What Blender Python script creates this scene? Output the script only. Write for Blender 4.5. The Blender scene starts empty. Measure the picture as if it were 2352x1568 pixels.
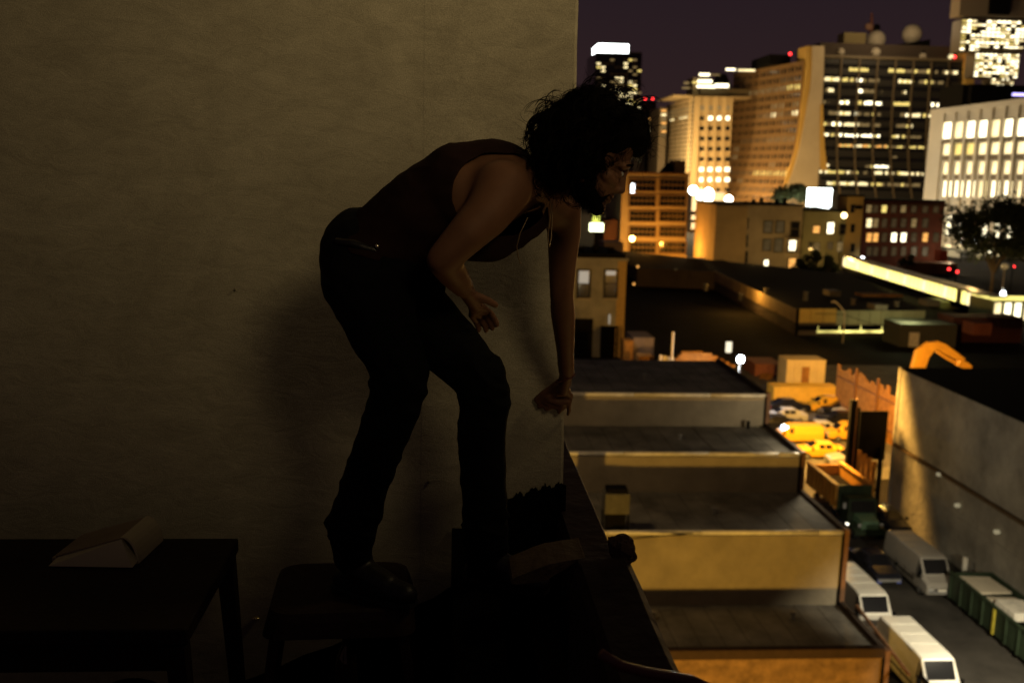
import bpy, bmesh, math, random
from mathutils import Vector, Matrix
from mathutils.noise import noise as pnoise
R = random.Random(7)
SC = bpy.context.scene
COL = SC.collection

# ------------------------------------------------------------------ camera
F = 2287.0                      # focal length in pixels of a 2352 px wide frame (35 mm)
_dn = Vector((-306, -13393, -2287)).normalized()
Zc = -_dn
Yc = Vector((-151, 394, -2287)); Yc = (Yc - Zc * Yc.dot(Zc)).normalized()
Xc = Yc.cross(Zc)
RT = Matrix((Xc, Yc, Zc))       # camera -> world
CAM = Vector((0, 0, 25.0))
cd = bpy.data.cameras.new('camera'); cam = bpy.data.objects.new('camera', cd); COL.objects.link(cam)
cam.matrix_world = Matrix.Translation(CAM) @ RT.to_4x4()
cd.sensor_width = 36; cd.lens = 35.0; cd.clip_start = 0.05; cd.clip_end = 6000
cd.dof.use_dof = True; cd.dof.focus_distance = 2.85; cd.dof.aperture_fstop = 3.2; cd.dof.aperture_blades = 8
SC.camera = cam

# ------------------------------------------------------------------ world: a city night sky
w = bpy.data.worlds.new('World'); SC.world = w; w.use_nodes = True
nt = w.node_tree; nt.nodes.clear()
out = nt.nodes.new('ShaderNodeOutputWorld'); bg = nt.nodes.new('ShaderNodeBackground')
sky = nt.nodes.new('ShaderNodeTexSky'); sky.sky_type = 'NISHITA'; sky.sun_disc = False
sky.sun_elevation = math.radians(-9); sky.sun_rotation = math.radians(250)
tc = nt.nodes.new('ShaderNodeTexCoord'); sep = nt.nodes.new('ShaderNodeSeparateXYZ')
ramp = nt.nodes.new('ShaderNodeValToRGB')
nt.links.new(tc.outputs['Generated'], sep.inputs[0]); nt.links.new(sep.outputs['Z'], ramp.inputs[0])
e = ramp.color_ramp.elements
e[0].position = 0.0; e[0].color = (0.036, 0.0175, 0.0150, 1)
e[1].position = 0.9; e[1].color = (0.0040, 0.0030, 0.0045, 1)
e2 = e.new(0.20); e2.color = (0.0170, 0.0105, 0.0145, 1)
e3 = e.new(0.06); e3.color = (0.0265, 0.0140, 0.0145, 1)
mx = nt.nodes.new('ShaderNodeMixRGB'); mx.blend_type = 'ADD'; mx.inputs[0].default_value = 0.05
nt.links.new(ramp.outputs[0], mx.inputs[1]); nt.links.new(sky.outputs[0], mx.inputs[2])
nt.links.new(mx.outputs[0], bg.inputs[0]); bg.inputs[1].default_value = 1.0
nt.links.new(bg.outputs[0], out.inputs[0])

SODIUM = (1.0, 0.50, 0.09); WARM = (1.0, 0.72, 0.36); WHITE = (0.85, 0.92, 1.0); PALE = (1.0, 0.86, 0.55)
def lamp(name, loc, power, color, radius=0.3, kind='POINT', aim=None, cone=None, blend=0.15):
    d = bpy.data.lights.new(name, kind); o = bpy.data.objects.new(name, d); COL.objects.link(o)
    d.energy = power; d.color = color; o.location = loc
    if kind == 'AREA': d.shape = 'DISK'; d.size = radius * 2
    elif kind == 'SUN': d.angle = radius
    else: d.shadow_soft_size = radius
    if kind == 'SPOT' and cone: d.spot_size = math.radians(cone); d.spot_blend = blend
    if aim is not None: o.rotation_euler = (Vector(aim) - Vector(loc)).to_track_quat('-Z', 'Y').to_euler()
    return o
# faint moon-like glow of the city over the roofs
lamp('city_glow', (0, 0, 60), 0.008, (1.0, 0.72, 0.40), math.radians(25), 'SUN', aim=(14, 40, 0))
# unseen lamp added in the air up right, raking the stucco for texture and rim
KEY = lamp('wall_rake_fill', (2.35, 2.62, 27.1), 7, (1.0, 0.74, 0.35), 0.35, 'AREA', aim=(0.05, 3.45, 26.3)); KEY.data.spread = math.radians(104)
# unseen lamp added behind and right of the viewer, spread narrowed to the upper wall
SOFT = lamp('viewer_side_fill', (1.45, -1.0, 26.95), 7.5, (1.0, 0.74, 0.37), 0.55, 'AREA', aim=(0.2, 3.45, 26.5)); SOFT.data.spread = math.radians(63)
lamp('alley_wall_fill', (22.6, 57.5, 9.6), 520, (1.0, 0.82, 0.52), 0.4)  # unseen light added to brighten the warehouse wall
lamp('terrace_roof_fill', (2, 47, 19.5), 1300, (1.0, 0.66, 0.28), 0.5)  # unseen light added over the terrace roofs, hidden behind the stucco wall
# sodium and white lamps of the alley, the yard and the streets beyond
lamp('front_yard_flood', (11, 20, 0.8), 21000, (1.0, 0.54, 0.08), 0.4, 'SPOT', aim=(11, 49, 5.5), cone=62, blend=.4)
lamp('arm_rim_fill', (7.5, 7.5, 13.0), 520, (1.0, 0.58, 0.16), 0.3)  # unseen light added below right for the rim on arm and face
lamp('alley_light', (27.2, 37.5, 8.5), 9000, (1.0, 0.86, 0.58), 0.3, 'SPOT', aim=(26.4, 47, 0), cone=74, blend=.8)
lamp('yard_light', (35.5, 84, 9.0), 6500, SODIUM, 0.3)
lamp('yard_light_far', (47, 101, 9.0), 4500, SODIUM, 0.3)

SC.view_settings.view_transform = 'Standard'; SC.view_settings.look = 'None'
SC.view_settings.exposure = 0; SC.view_settings.gamma = 1; SC.view_settings.use_curve_mapping = False
SC.cycles.use_denoising = True
SC.cycles.sample_clamp_indirect = 4.0
SC.cycles.max_bounces = 5; SC.cycles.diffuse_bounces = 3; SC.cycles.glossy_bounces = 3; SC.cycles.caustics_reflective = False; SC.cycles.caustics_refractive = False
SC.cycles.use_light_tree = True

# ------------------------------------------------------------------ picking points of the place from measured view angles
def ray(px, py):
    return RT @ Vector((px - 1176, 784 - py, -F))
def at(px, py, Y):
    r = ray(px, py); return CAM + r * ((Y - CAM.y) / r.y)
def gz(px, py, z=0.0):
    r = ray(px, py); return CAM + r * ((z - CAM.z) / r.z)

def on_x(px, py, X):
    r = ray(px, py); return CAM + r * (X / r.x)
# unseen sodium flood near the gate; its cone edge draws the wall's slanting light line
_L = Vector((29.6, 77.0, 10.0)); _n = (on_x(2090, 895, 33.8)-_L).cross(on_x(2158, 1260, 33.8)-_L).normalized()
if _n.dot(Vector((33.8, 70, 5))-_L) < 0: _n = -_n
lamp('gate_flood', _L, 24000, SODIUM, 0.5, 'SPOT', aim=_L+_n, cone=179, blend=.06)
# ------------------------------------------------------------------ materials
MATS = {}
def mat(name, col, rough=0.8, metal=0.0, var=0.25, scale=3.0, bump=0.2, bscale=30.0, spec=0.3, col2=None):
    if name in MATS: return MATS[name]
    m = bpy.data.materials.new(name); m.use_nodes = True; n = m.node_tree; b = n.nodes['Principled BSDF']
    b.inputs['Roughness'].default_value = rough; b.inputs['Metallic'].default_value = metal
    b.inputs['Specular IOR Level'].default_value = spec
    t = n.nodes.new('ShaderNodeNewGeometry')
    no = n.nodes.new('ShaderNodeTexNoise'); no.inputs['Scale'].default_value = scale; no.inputs['Detail'].default_value = 6
    no.inputs['Roughness'].default_value = 0.65
    n.links.new(t.outputs['Position'], no.inputs['Vector'])
    r = n.nodes.new('ShaderNodeValToRGB')
    c2 = col2 or tuple(c * (1 - var) for c in col)
    r.color_ramp.elements[0].color = (*c2, 1); r.color_ramp.elements[0].position = 0.33
    r.color_ramp.elements[1].color = (*[min(1, c * (1 + var * 0.5)) for c in col], 1); r.color_ramp.elements[1].position = 0.68
    n.links.new(no.outputs['Fac'], r.inputs[0]); n.links.new(r.outputs[0], b.inputs['Base Color'])
    if bump > 0:
        n2 = n.nodes.new('ShaderNodeTexNoise'); n2.inputs['Scale'].default_value = bscale; n2.inputs['Detail'].default_value = 5
        n.links.new(t.outputs['Position'], n2.inputs['Vector'])
        bp = n.nodes.new('ShaderNodeBump'); bp.inputs['Strength'].default_value = bump; bp.inputs['Distance'].default_value = 0.6 / bscale
        n.links.new(n2.outputs['Fac'], bp.inputs['Height']); n.links.new(bp.outputs[0], b.inputs['Normal'])
    MATS[name] = m; return m
def emit(name, col, s, var=0.0, scale=4.0):
    if name in MATS: return MATS[name]
    m = bpy.data.materials.new(name); m.use_nodes = True; n = m.node_tree; b = n.nodes['Principled BSDF']
    b.inputs['Base Color'].default_value = (0.02, 0.02, 0.02, 1); b.inputs['Emission Color'].default_value = (*col, 1)
    b.inputs['Emission Strength'].default_value = s; b.inputs['Roughness'].default_value = 0.4
    if var:
        t = n.nodes.new('ShaderNodeTexCoord'); no = n.nodes.new('ShaderNodeTexNoise'); no.inputs['Scale'].default_value = scale
        no.inputs['Detail'].default_value = 3
        n.links.new(t.outputs['Object'], no.inputs['Vector'])
        mr = n.nodes.new('ShaderNodeMapRange'); mr.inputs[1].default_value = 0.35; mr.inputs[2].default_value = 0.65
        mr.inputs[3].default_value = s * (1 - var); mr.inputs[4].default_value = s * (1 + var)
        n.links.new(no.outputs['Fac'], mr.inputs[0]); n.links.new(mr.outputs[0], b.inputs['Emission Strength'])
    MATS[name] = m; return m

M = dict(
 asphalt=mat('asphalt', (0.055, 0.050, 0.044), 0.7, scale=0.35, var=.5, bump=0.3, bscale=8),
 darkroof=mat('dark_roofing', (0.02, 0.018, 0.017), 0.95, scale=0.3, spec=.05),
 roofpanel=mat('grey_roof_sheet', (0.21, 0.20, 0.18), 0.75, scale=0.45, var=0.55, bscale=5),
 wallcream=mat('painted_terrace_wall', (0.34, 0.29, 0.21), 0.8, scale=0.5, var=0.22, bscale=4),
 coping=mat('white_coping', (0.86, 0.82, 0.72), 0.45, scale=2),
 brownpost=mat('brown_trim', (0.20, 0.10, 0.05), 0.7),
 blackish=mat('black_paint', (0.007, 0.0065, 0.006), 0.9, spec=.05),
 brick=mat('old_brick', (0.30, 0.18, 0.09), 0.9, scale=1.2, var=0.5, bscale=5),
 redbrick=mat('red_brick', (0.17, 0.055, 0.035), 0.9, scale=0.3),
 beige=mat('beige_brick', (0.26, 0.25, 0.21), 0.9, scale=0.5),
 tan=mat('tan_stone', (0.42, 0.34, 0.22), 0.85, scale=0.08, bump=0),
 olive=mat('olive_stucco', (0.24, 0.22, 0.12), 0.85, scale=0.1, bump=0),
 cream=mat('cream_stucco', (0.38, 0.30, 0.20), 0.85, scale=0.15, bump=0),
 whitestone=mat('white_stone', (0.62, 0.57, 0.46), 0.8, scale=0.05, var=0.1, bump=0),
 concrete=mat('grey_concrete', (0.38, 0.36, 0.31), 0.85, scale=0.35, var=0.4, bump=.4, bscale=2.5),
 glassdark=mat('dark_glass', (0.012, 0.012, 0.014), 0.12, var=0.1, bump=0, spec=0.6),
 mullion=mat('bronze_mullion', (0.13, 0.10, 0.06), 0.6, bump=0),
 greymetal=mat('grey_metal', (0.30, 0.30, 0.30), 0.5, metal=0.3),
 wood=mat('weathered_boards', (0.36, 0.17, 0.04), 0.85, scale=2, var=0.4, bscale=14),
 whitepaint=mat('white_vehicle_paint', (0.72, 0.70, 0.64), 0.35, scale=1.5, var=0.08, bump=0, spec=0.5),
 greypaint=mat('grey_vehicle_paint', (0.33, 0.31, 0.28), 0.35, scale=1.5, var=0.08, bump=0, spec=0.5),
 blackpaint=mat('black_vehicle_paint', (0.012, 0.013, 0.02), 0.18, var=0.05, bump=0, spec=0.7),
 yellowpaint=mat('yellow_vehicle_paint', (0.75, 0.42, 0.03), 0.35, scale=1.5, var=0.08, bump=0, spec=0.5),
 silver=mat('silver_vehicle_paint', (0.45, 0.46, 0.48), 0.3, var=0.05, bump=0, spec=0.6),
 tyre=mat('tyre_rubber', (0.015, 0.015, 0.015), 0.9),
 rim=mat('wheel_rim', (0.3, 0.3, 0.3), 0.4, metal=0.6, bump=0),
 green=mat('green_painted_steel', (0.030, 0.048, 0.026), 0.6, scale=1.5, var=0.4, bscale=6),
 orange=mat('orange_painted_steel', (0.62, 0.30, 0.05), 0.55, scale=1, var=0.25),
 yellowstripe=mat('yellow_mark', (0.5, 0.42, 0.05), 0.6),
 foliage=mat('dark_foliage', (0.045, 0.06, 0.025), 0.8, scale=0.5, var=0.5, bump=0),
 bark=mat('bark', (0.10, 0.075, 0.05), 0.9),
)
E = dict(
 bright=emit('lit_window_white', (1.0, 0.80, 0.40), 1.2, 0.6, 0.6),
 glare=emit('lit_window_glare', (1.0, 0.88, 0.56), 2.4, 0.6, 0.5),
 yellow=emit('lit_window_yellow', (1.0, 0.74, 0.20), .8, 0.6, 0.6),
 dim=emit('lit_window_dim', (1.0, 0.66, 0.25), 0.15, 0.7, 0.6),
 amber=emit('lit_window_amber', (1.0, 0.45, 0.10), 0.9, 0.5, 0.6),
 faint=emit('lit_window_faint', (1.0, 0.62, 0.25), 0.03, 0.7, 0.6),
 screen=emit('white_screen', (0.92, 1.0, 0.97), 9.0),
 red=emit('red_beacon', (1.0, 0.03, 0.03), 6.0),
 purple=emit('purple_light', (0.50, 0.42, 1.0), 2.2, 0.4, 0.2),
 sodium=emit('sodium_lamp_glass', (1.0, 0.60, 0.16), 30.0),
 white=emit('white_lamp_glass', (0.80, 0.88, 1.0), 160.0),
 pointw=emit('small_white_light', (0.9, 0.95, 1.0), 9.0),
 lemon=emit('lemon_lit_panel', (1.0, 0.85, 0.22), 1.6, 0.55, 0.35),
)

# ------------------------------------------------------------------ mesh builder
class MB:
    def __init__(s): s.v = []; s.f = []
    def quad(s, a, b, c, d):
        n = len(s.v); s.v += [tuple(a), tuple(b), tuple(c), tuple(d)]; s.f.append((n, n+1, n+2, n+3)); return s
    def box(s, x0, x1, y0, y1, z0, z1):
        n = len(s.v)
        s.v += [(x0,y0,z0),(x1,y0,z0),(x1,y1,z0),(x0,y1,z0),(x0,y0,z1),(x1,y0,z1),(x1,y1,z1),(x0,y1,z1)]
        s.f += [(n,n+3,n+2,n+1),(n+4,n+5,n+6,n+7),(n,n+1,n+5,n+4),(n+1,n+2,n+6,n+5),(n+2,n+3,n+7,n+6),(n+3,n,n+4,n+7)]
        return s
    def loft(s, rings, cap=True):
        n = len(s.v); k = len(rings[0])
        for r in rings: s.v += [tuple(p) for p in r]
        for i in range(len(rings)-1):
            for j in range(k):
                a = n+i*k+j; b = n+i*k+(j+1) % k
                s.f.append((a, b, b+k, a+k))
        if cap:
            s.f.append(tuple(n+j for j in range(k))[::-1]); s.f.append(tuple(n+(len(rings)-1)*k+j for j in range(k)))
        return s
    def tube(s, pts, r, seg=8, cap=True):
        pts = [Vector(p) for p in pts]; rr = r if isinstance(r, (list, tuple)) else [r]*len(pts); rings = []
        u = None
        for i, p in enumerate(pts):
            d = (pts[min(i+1, len(pts)-1)] - pts[max(i-1, 0)]).normalized()
            if u is None:
                u = d.orthogonal().normalized()
            else:
                u = (u - d*u.dot(d)).normalized()
            v = d.cross(u)
            rings.append([p + (u*math.cos(2*math.pi*j/seg) + v*math.sin(2*math.pi*j/seg))*rr[i] for j in range(seg)])
        return s.loft(rings, cap)
    def ball(s, c, r, seg=14, rg=8, M3=None, zmin=-1.0):
        c = Vector(c); r = Vector(r) if not isinstance(r, (int, float)) else Vector((r, r, r)); rings = []
        for i in range(rg+1):
            t = -math.pi/2 + math.pi*i/rg; t = max(t, math.asin(zmin)) if zmin > -1 else t
            t = min(max(t, -math.pi/2+0.02), math.pi/2-0.02)
            ring = []
            for j in range(seg):
                p = Vector((math.cos(t)*math.cos(2*math.pi*j/seg)*r.x, math.cos(t)*math.sin(2*math.pi*j/seg)*r.y, math.sin(t)*r.z))
                if M3: p = M3 @ p
                ring.append(c+p)
            rings.append(ring)
        return s.loft(rings)
    def build(s, name, m, parent=None, smooth=False, bevel=0, loc=None):
        me = bpy.data.meshes.new(name); me.from_pydata(s.v, [], s.f); me.update()
        if smooth: me.shade_smooth()
        o = bpy.data.objects.new(name, me); COL.objects.link(o); me.materials.append(m)
        if parent: o.parent = parent
        if loc: o.location = loc
        if bevel:
            b = o.modifiers.new('bevel', 'BEVEL'); b.width = bevel; b.segments = 2; b.limit_method = 'ANGLE'
        return o
def tag(o, label=None, cat=None, group=None, kind=None):
    if label: o['label'] = label
    if cat: o['category'] = cat
    if group: o['group'] = group
    if kind: o['kind'] = kind
    return o
def thing(name, label, cat, loc=(0,0,0), rz=0.0, group=None):
    o = bpy.data.objects.new(name, None); COL.objects.link(o); o.location = loc; o.rotation_euler = (0, 0, rz)
    o.empty_display_size = 0.3
    return tag(o, label, cat, group)
def structure(name, mb, m): return tag(mb.build(name, m), kind='structure')
_unit = {}
def piece(name, m, parent, x0, x1, y0, y1, z0, z1):
    """a box part sharing one unit mesh per material"""
    key = m.name
    if key not in _unit:
        b = MB().box(-.5,.5,-.5,.5,-.5,.5); me = bpy.data.meshes.new('box_piece'); me.from_pydata(b.v, [], b.f); me.materials.append(m); _unit[key] = me
    o = bpy.data.objects.new(name, _unit[key]); COL.objects.link(o); o.parent = parent
    o.location = ((x0+x1)/2, (y0+y1)/2, (z0+z1)/2); o.scale = (abs(x1-x0), abs(y1-y0), abs(z1-z0))
    return o
def copy_tree(o, parent=None):
    c = o.copy(); COL.objects.link(c)
    if parent: c.parent = parent
    for ch in list(o.children): copy_tree(ch, c)
    return c

# a building whose front faces the camera; front plane at Y=d, drawn by its edges in the view
class Front:
    def __init__(s, name, label, cat, x0, x1, ytop, d, depth, m, z0=0.0, yref=None, roof=None, group=None):
        a = at(x0, ytop, d); b = at(x1, ytop, d); zt = at((x0+x1)/2, ytop, d).z
        s.d = d; s.ox = (a.x+b.x)/2; s.w = b.x-a.x; s.h = zt - z0; s.z0 = z0; s.depth = depth
        s.t = thing(name, label, cat, (s.ox, d, z0), 0, group)
        MB().box(-s.w/2, s.w/2, 0, depth, 0, s.h).build('wall', m, s.t)
        if roof: MB().box(-s.w/2-.15, s.w/2+.15, -.15, depth+.15, s.h+.003, s.h+.5).build('roof', roof, s.t)
    def loc(s, px, py, dy=0.0):
        p = at(px, py, s.d); return p.x - s.ox, p.z - s.z0
    def win(s, px0, py0, px1, py1, m, name='window', frame=None, proud=0.12):
        x0, z1 = s.loc(px0, py0); x1, z0 = s.loc(px1, py1)
        if frame:
            o = MB(); fw = min(x1-x0, z1-z0)*0.12
            o.box(x0-fw, x0, -proud, 0.02, z0-fw, z1+fw).box(x1, x1+fw, -proud, 0.02, z0-fw, z1+fw)
            o.box(x0, x1, -proud, 0.02, z1, z1+fw).box(x0, x1, -proud*1.6, 0.02, z0-fw, z0).box(x0, x1, -proud*.7, 0.02, (z0+z1)/2-fw*.35, (z0+z1)/2+fw*.35)
            w_ = o.build(name, frame, s.t)
            p = piece('pane', m, w_, x0, x1, -0.03, 0.01, z0, z1)
            return w_
        return piece(name, m, s.t, x0, x1, -0.05, 0.03, z0, z1)

# ================================================================== GROUND
structure('ground', MB().quad((-900,-200,-.01),(1500,-200,-.01),(1500,4000,-.01),(-900,4000,-.01)), M['darkroof'])
structure('alley_road', MB().box(22.05, 33.7, 16, 78.9, -.05, .02), M['asphalt'])
structure('yard_paving', MB().box(14, 62, 79, 130, -.05, .02), mat('yard_concrete', (0.16, 0.15, 0.13), 0.8, scale=.5, var=.4))

# ================================================================== OUR ROOF (foreground)
ZR = 23.1
structure('roof_terrace', MB().box(-9, 0.31, -3, 3.44, ZR-.3, ZR), M['darkroof'])
own = thing('apartment_block', 'dark side of the building whose roof the man stands on', 'building', (0, 0, 0))
MB().box(-9, 0.40, -3, 12, 0, ZR-.31).build('wall', mat('dark_brown_brick', (0.07,0.045,0.035), .95, scale=3), own)

# stucco bulkhead wall with a seam, bumps and a raised right corner bead
m = bpy.data.materials.new('raking_stucco'); m.use_nodes = True; n = m.node_tree; b = n.nodes['Principled BSDF']
b.inputs['Roughness'].default_value = .92; b.inputs['Specular IOR Level'].default_value = .1
t = n.nodes.new('ShaderNodeTexCoord')
mp = n.nodes.new('ShaderNodeMapping'); mp.inputs['Rotation'].default_value = (0, math.radians(-32), 0); mp.inputs['Scale'].default_value = (7, 7, 17)
n1 = n.nodes.new('ShaderNodeTexNoise'); n1.inputs['Scale'].default_value = 1.1; n1.inputs['Detail'].default_value = 9; n1.inputs['Roughness'].default_value = .72; n1.inputs['Distortion'].default_value = .8
n2 = n.nodes.new('ShaderNodeTexNoise'); n2.inputs['Scale'].default_value = 2.2; n2.inputs['Detail'].default_value = 10; n2.inputs['Roughness'].default_value = .7; n2.inputs['Distortion'].default_value = .6
n3 = n.nodes.new('ShaderNodeTexNoise'); n3.inputs['Scale'].default_value = 260; n3.inputs['Detail'].default_value = 2
n.links.new(t.outputs['Object'], mp.inputs[0]); n.links.new(mp.outputs[0], n1.inputs['Vector']); n.links.new(t.outputs['Object'], n2.inputs['Vector']); n.links.new(t.outputs['Object'], n3.inputs['Vector'])
r = n.nodes.new('ShaderNodeValToRGB'); r.color_ramp.elements[0].color = (.38,.345,.25,1); r.color_ramp.elements[0].position = .36; r.color_ramp.elements[1].color = (.49,.45,.33,1); r.color_ramp.elements[1].position = .64
n.links.new(n2.outputs['Fac'], r.inputs[0])
mm = n.nodes.new('ShaderNodeMixRGB'); mm.blend_type = 'MULTIPLY'; mm.inputs[0].default_value = 1
ma = n.nodes.new('ShaderNodeMapRange'); ma.inputs[1].default_value = .36; ma.inputs[2].default_value = .64; ma.inputs[3].default_value = .87; ma.inputs[4].default_value = 1.08  # light and dark of the relief also multiplied into the colour
ms_ = n.nodes.new('ShaderNodeMath'); ms_.operation = 'MULTIPLY'; n.links.new(n1.outputs['Fac'], ma.inputs[0])
mr = n.nodes.new('ShaderNodeMapRange'); mr.inputs[1].default_value = .3; mr.inputs[2].default_value = .7; mr.inputs[3].default_value = .74; mr.inputs[4].default_value = 1.16
n.links.new(n3.outputs['Fac'], mr.inputs[0]); n.links.new(r.outputs[0], mm.inputs[1]); n.links.new(mr.outputs[0], ms_.inputs[0]); n.links.new(ma.outputs[0], ms_.inputs[1]); n.links.new(ms_.outputs[0], mm.inputs[2]); n.links.new(mm.outputs[0], b.inputs['Base Color'])
b1 = n.nodes.new('ShaderNodeBump'); b1.inputs['Strength'].default_value = .32; b1.inputs['Distance'].default_value = .012; n.links.new(n1.outputs['Fac'], b1.inputs['Height'])
b2 = n.nodes.new('ShaderNodeBump'); b2.inputs['Strength'].default_value = .4; b2.inputs['Distance'].default_value = .002; n.links.new(n3.outputs['Fac'], b2.inputs['Height']); n.links.new(b1.outputs[0], b2.inputs['Normal'])
n.links.new(b2.outputs[0], b.inputs['Normal'])
STUCCO = m
WY = 3.45; wx1 = at(1297, 1000, WY).x; seam = at(973, 250, WY).x
bw = thing('stucco_wall', 'tall rough beige stucco wall behind the leaning man', 'wall', (0, WY, ZR))
MB().box(-8.5, seam+.001, 0, .5, .0, 7).build('stucco_panel', STUCCO, bw)
# right panel, its far corner slightly uneven
v = MB(); rings = []
for i in range(61):
    z = i*7/60; jx = .006*pnoise(Vector((z*3.1, 1.2, 5))) + .004*pnoise(Vector((z*11, 4, 2)))
    x1 = wx1 + jx
    rings.append([(seam+.0006, -.0007, z), (x1-.010, -.0007, z), (x1, .008, z), (x1, .5, z), (seam+.0006, .5, z)])
v.loft(rings).build('stucco_panel', STUCCO, bw)
# torn black roofing membrane over the foot of the wall
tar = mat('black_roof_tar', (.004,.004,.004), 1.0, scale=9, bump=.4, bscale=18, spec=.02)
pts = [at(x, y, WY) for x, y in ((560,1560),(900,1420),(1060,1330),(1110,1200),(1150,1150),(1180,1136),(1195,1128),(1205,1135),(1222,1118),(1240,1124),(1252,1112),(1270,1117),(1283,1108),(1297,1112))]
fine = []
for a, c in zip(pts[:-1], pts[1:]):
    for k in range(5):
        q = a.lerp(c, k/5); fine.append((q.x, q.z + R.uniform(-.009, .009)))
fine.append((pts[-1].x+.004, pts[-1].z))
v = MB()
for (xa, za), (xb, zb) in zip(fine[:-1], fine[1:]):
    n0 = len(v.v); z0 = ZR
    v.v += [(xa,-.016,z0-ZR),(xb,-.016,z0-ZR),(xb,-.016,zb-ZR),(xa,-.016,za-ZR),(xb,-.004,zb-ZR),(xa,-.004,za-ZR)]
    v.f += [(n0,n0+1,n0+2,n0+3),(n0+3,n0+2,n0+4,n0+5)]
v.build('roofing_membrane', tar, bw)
for (px, py, r_) in ((540,665,.004),(985,1105,.005)):
    p = at(px, py, WY); MB().ball((p.x, -.004, p.z-ZR), (r_, .004, r_*1.5)).build('wall_spot', mat('dark_spot', (.20,.18,.13), .9), bw)

# parapet along the open edge
pp = thing('parapet', 'dark tarred roof parapet at the open edge beside the man', 'parapet', (0, 0, ZR))
pw = mat('parapet_tar', (.030,.016,.013), .8, scale=5, var=.4, bump=.25, bscale=14)
rings = []
for i in range(121):
    y = 0.3 + i*(3.44-.3)/120
    top = 1.0 if y < 2.25 else 0.945
    j = .005*pnoise(Vector((y*2.5, 0, 0)))+.0015*pnoise(Vector((y*9, 3, 0)))
    xo = .45 + j
    if y > 2.29: break
    xi = .315
    rings.append([(xi, y, .0), (xo, y, -.6), (xo, y, top-.02+j), (xo-.02, y, top+j), (xi+.015, y, top-.015-j), (xi, y, top-.035)])
MB().loft(rings).build('parapet_wall', pw, pp, smooth=False)
rings = []
for i in range(50):
    y = 2.295 + i*.1; j = .004*pnoise(Vector((y*3, 7, 0)))
    rings.append([(.415, y, -.6), (.56+j, y, -.6), (.56+j, y, .68), (.55, y, .695+j), (.43, y, .69), (.415, y, .66)])
MB().loft(rings).build('cornice', pw, pp)
MB().box(.316, .414, 2.295, 3.43, -.2, .30).build('parapet_core', pw, pp)
# rubble and rolled membrane on it
def lump(name, label, cat, c, r_, m_, seed, n=16):
    v = MB(); rings = []
    for i in range(n+1):
        th = math.pi*i/n
        ring = []
        for j in range(n):
            ph = 2*math.pi*j/n; d = Vector((math.sin(th)*math.cos(ph), math.sin(th)*math.sin(ph), math.cos(th)))
            k = 1 + .28*pnoise(d*1.7 + Vector((seed, 0, 0))) + .12*pnoise(d*5 + Vector((seed, 0, 0)))
            ring.append((d.x*r_[0]*k, d.y*r_[1]*k, d.z*r_[2]*k))
        rings.append(ring)
    v.loft(rings); o = v.build(name, m_, smooth=False, loc=c); return tag(o, label, cat)
p = at(1452, 1302, 2.28)
lump('tar_lump', 'small brown lump of torn roofing on the outer parapet edge', 'rubble', (.437, p.y, ZR+1.0), (.035, .06, .030), mat('lump_brown', (.055,.028,.020), .9, bump=.6, bscale=25), 3)
# beige broken stone slab that catches light, on the parapet foot
v = MB(); A_ = at(1172,1322,2.55); B_ = at(1338,1270,2.62)
for s_ in (0,):
    d = (B_-A_)
    ring = []
    rr = []
    for i in range(13):
        q = A_ + d*(i/12); wv = .030*math.sin(math.pi*min(1,(i+1.2)/12.5))*(1+.25*pnoise(Vector((i*.6,0,0))))
        rr.append([(q.x, q.y-.03, q.z-wv), (q.x+.004, q.y-.03, q.z+wv*.4), (q.x+.004, q.y+.12, q.z+wv*.5), (q.x, q.y+.12, q.z-wv)])
    v.loft(rr)
tag(v.build('stone_slab', mat('broken_stone', (.11,.075,.045), .9, scale=8, bump=.5, bscale=30)), 'narrow pale strip of broken coping stone below the standing leg', 'stone')
# low tarred kerb the second foot stands on
kb = MB(); rr = []
for i in range(17):
    x = at(1040,1340,2.9).x + i*(.175 - at(1040,1340,2.9).x)/16
    j = .012*pnoise(Vector((x*6, 9, 0)))
    rr.append([(x, 2.30, -.0), (x, 2.30, .60+j), (x, 2.33, .63+j), (x, 3.40, .64+j), (x, 3.42, .0)])
kb.loft(rr)
tag(kb.build('roof_kerb', tar, loc=(0,0,ZR)), 'black tarred low kerb under the right foot of the man', 'kerb')
# cable at the bottom edge
cp = [at(x, y, 1.62) for x, y in ((1380,1500),(1425,1528),(1480,1543),(1540,1553),(1590,1562),(1640,1585))]
tag(MB().tube(cp, .010, 8).build('cable', mat('dark_red_cable', (.14,.04,.035), .35, spec=.5), smooth=True), 'thin dark red cable across the parapet top at the bottom edge', 'cable')

# ------------------------------------------------------------------ stool
steel = mat('brown_painted_steel', (.026,.013,.010), .6, metal=.1, scale=6, spec=.25)
sz = at(800, 1345, 2.85).z
sc = at(786, 1345, 2.86)
st = thing('metal_stool', 'square brown metal stool under the left foot of the man', 'stool', (sc.x, sc.y, ZR), math.radians(3))
H = sz - ZR
rings = []
def rsq(hw, r_, z, n=5):
    o = []
    for (cx, cy, a0) in ((1,1,0),(-1,1,90),(-1,-1,180),(1,-1,270)):
        for i in range(n):
            a = math.radians(a0+90*i/(n-1)); o.append(((hw-r_)*cx+r_*math.cos(a), (hw-r_)*cy+r_*math.sin(a), z))
    return o
MB().loft([rsq(.150,.05,H-.004), rsq(.158,.05,H), rsq(.168,.05,H-.006), rsq(.176,.05,H-.03), rsq(.186,.045,H-.075), rsq(.182,.045,H-.075), rsq(.165,.05,H-.02)]).build('seat', steel, st, smooth=False)
MB().tube([(0,0,H-.003),(0,0,H-.0005)], .02, 14).build('seat_hole', M['blackish'], st)
st.scale = (1.17, 1.08, 1)
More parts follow.
